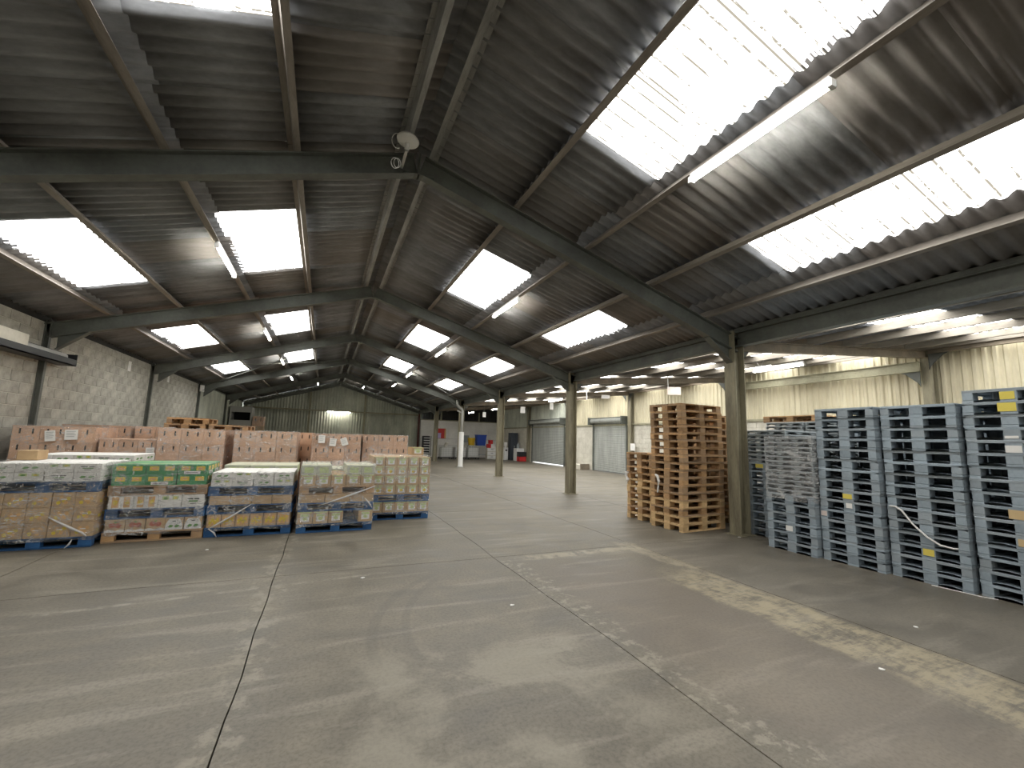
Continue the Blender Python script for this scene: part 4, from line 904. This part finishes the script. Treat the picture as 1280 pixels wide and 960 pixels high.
for s in (-1, 1): o = MB().cbox(s * .145 - .14, s * .145 + .14, -.325, -.30, .08, 2.14, .006).build('door', 'locker_grey', root); MB().box(s * .04 - .012, s * .04 + .012, -.345, -.32, 1.0, 1.16).build('handle', 'wire', o)
root = empty('water_cooler', (13.75, 32.6, 0)); tag(root, 'white water cooler left of the dark locker', 'water cooler'); MB().cbox(-.17, .17, -.17, .17, 0, 1.0, .02).build('body', 'white_plastic', root); MB().tube([(0, 0, 1.0), (0, 0, 1.08), (0, 0, 1.15), (0, 0, 1.42)], [.07, .1, .15, .15], 12).build('bottle', 'paper', root, smooth=False); MB().box(-.08, .08, -.21, -.165, .72, .84).build('tap', 'black_plastic', root)
root = empty('white_cabinet', (14.28, 31.2, 0)); tag(root, 'low white cabinet right of the dark locker', 'cabinet'); MB().cbox(-.3, .35, -.3, .3, 0, .98, .01).build('body', 'white_plastic', root); o = MB().cbox(-.28, .33, -.32, -.3, .05, .94, .005).build('door', 'white_plastic', root); MB().box(.25, .27, -.34, -.32, .45, .6).build('handle', 'black_plastic', o)
root = empty('water_bottle', (14.2, 31.15, .985)); tag(root, 'pale jerrycan standing on the low white cabinet', 'bottle'); MB().tube([(0, 0, 0), (0, 0, .26), (0, 0, .32), (0, 0, .38)], [.11, .11, .05, .04], 10).build('body', 'pale_plastic', root); MB().tube([(0, 0, .375), (0, 0, .42)], .045, 10).build('cap', 'white_plastic', root)
def crate(loc, mat, label):
    root = empty('plastic_crate', loc); tag(root, label, 'crate', 'plastic crates'); b = MB(); w, d, h, t_ = .3, .22, .36, .02
    b.box(-w, w, -d, d, 0, t_); b.box(-w, w, -d, -d + t_, 0, h); b.box(-w, w, d - t_, d, 0, h); b.box(-w, -w + t_, -d, d, 0, h); b.box(w - t_, w, -d, d, 0, h); b.build('body', mat, root)
    MB().box(-w - .012, w + .012, -d - .012, -d + .012, h - .03, h).build('rim', mat, root)
crate((14.25, 30.55, 0), 'red_paint', 'red plastic crate on the floor by the large shutter'); crate((14.25, 30.55, .362), 'black_plastic', 'black plastic crate stacked on the red crate')
root = empty('step_box', (14.35, 22.6, 0)); tag(root, 'low pale box on the floor beside the small roller shutter', 'box'); MB().cbox(-.28, .28, -.75, .65, 0, .30, .02).build('body', 'pale_block', root); MB().box(-.3, .3, -.78, -.70, 0, .34).build('end_board', 'aisle_beam', root)
# stillage boxes and wrapped stack in the rear left corner
for k in range(2):
    z = k * 1.62; root = empty('steel_stillage', (-4.82, 32.0, z)); tag(root, ('lower', 'upper')[k] + ' grey steel stillage in the rear left corner', 'stillage', 'stacked stillages'); b = MB()
    MB().box(-.6, .6, -.55, .55, .12, .17).build('floor_plate', 'pipe_grey', root)
    for sx in (-.56, .56):
        for sy in (-.51, .51): MB().box(sx - .04, sx + .04, sy - .04, sy + .04, 0, 1.62).build('leg', 'pipe_grey', root)
    MB().box(-.55, .55, -.53, -.5, .17, .75).build('front_panel', 'pipe_grey', root); MB().box(-.55, .55, -.53, -.5, 1.25, 1.6).build('top_panel', 'pipe_grey', root); MB().box(-.55, .55, .5, .53, .17, 1.6).build('back_panel', 'black', root)
    for s in (-1, 1): MB().box(s * .55 - .015, s * .55 + .015, -.5, .5, .17, 1.6).build('side_panel', 'pipe_grey', root)
zz = 0
for k in range(4):
    o = loose('kraft' if k % 2 else 'brown', .62, .8, .62, (-3.86, 32.0, .15 + k * .625), 0, 'big wrapped carton, %s, in the rear left stack' % height_word(k, 4), 1)
pallet('euro', -3.86, 32.0, 0.0, 1.57, 'wooden pallet under the rear left carton stack', 'single pallets')
film('crumpled film around the rear left carton stack', -4.17, -3.55, 31.6, 32.4, .16, 3.15 - .48, seed=44)
# litter on the floor
for i, (x, y, lab) in enumerate(((.55, 5.45, 'white paper scrap near the middle of the floor'), (1.86, 4.12, 'small paper scrap right of the tyre marks'), (5.25, 2.38, 'paper scrap right of the pale worn strip'), (4.0, 2.05, 'paper scrap on the pale worn strip'), (7.08, 5.72, 'paper scrap at the foot of the nearest column'), (-1.35, 7.35, 'paper scrap in front of the white topped load'))):
    pts = [(x + .022 * math.cos(a) * random.uniform(.6, 1.3), y + .022 * math.sin(a) * random.uniform(.6, 1.3), .001) for a in [k * .9 for k in range(7)]]
    o = MB().poly(pts, (0, 0, 1), .006).build('paper_scrap', 'paper'); tag(o, lab, 'litter', 'paper scraps on the floor')
root = None
o = MB().tube([(6.42, 7.98, 1.0), (6.37, 8.02, .97), (6.36, 8.0, .9), (6.37, 7.95, .83), (6.38, 8.0, .76)], [.03, .045, .02, .04, .01], 6).build('film_scrap', 'film_strand'); tag(o, 'torn white film tail hanging from the short wooden stack', 'plastic wrap')
o = MB().tube([(6.262, 6.95, 1.02), (6.235, 6.86, 1.0), (6.225, 6.82, .9), (6.225, 6.84, .78), (6.24, 6.87, .68)], [.02, .028, .025, .02, .015], 6).build('film_scrap', 'paper'); tag(o, 'white strap tail hanging on the tall wooden stack', 'plastic wrap')
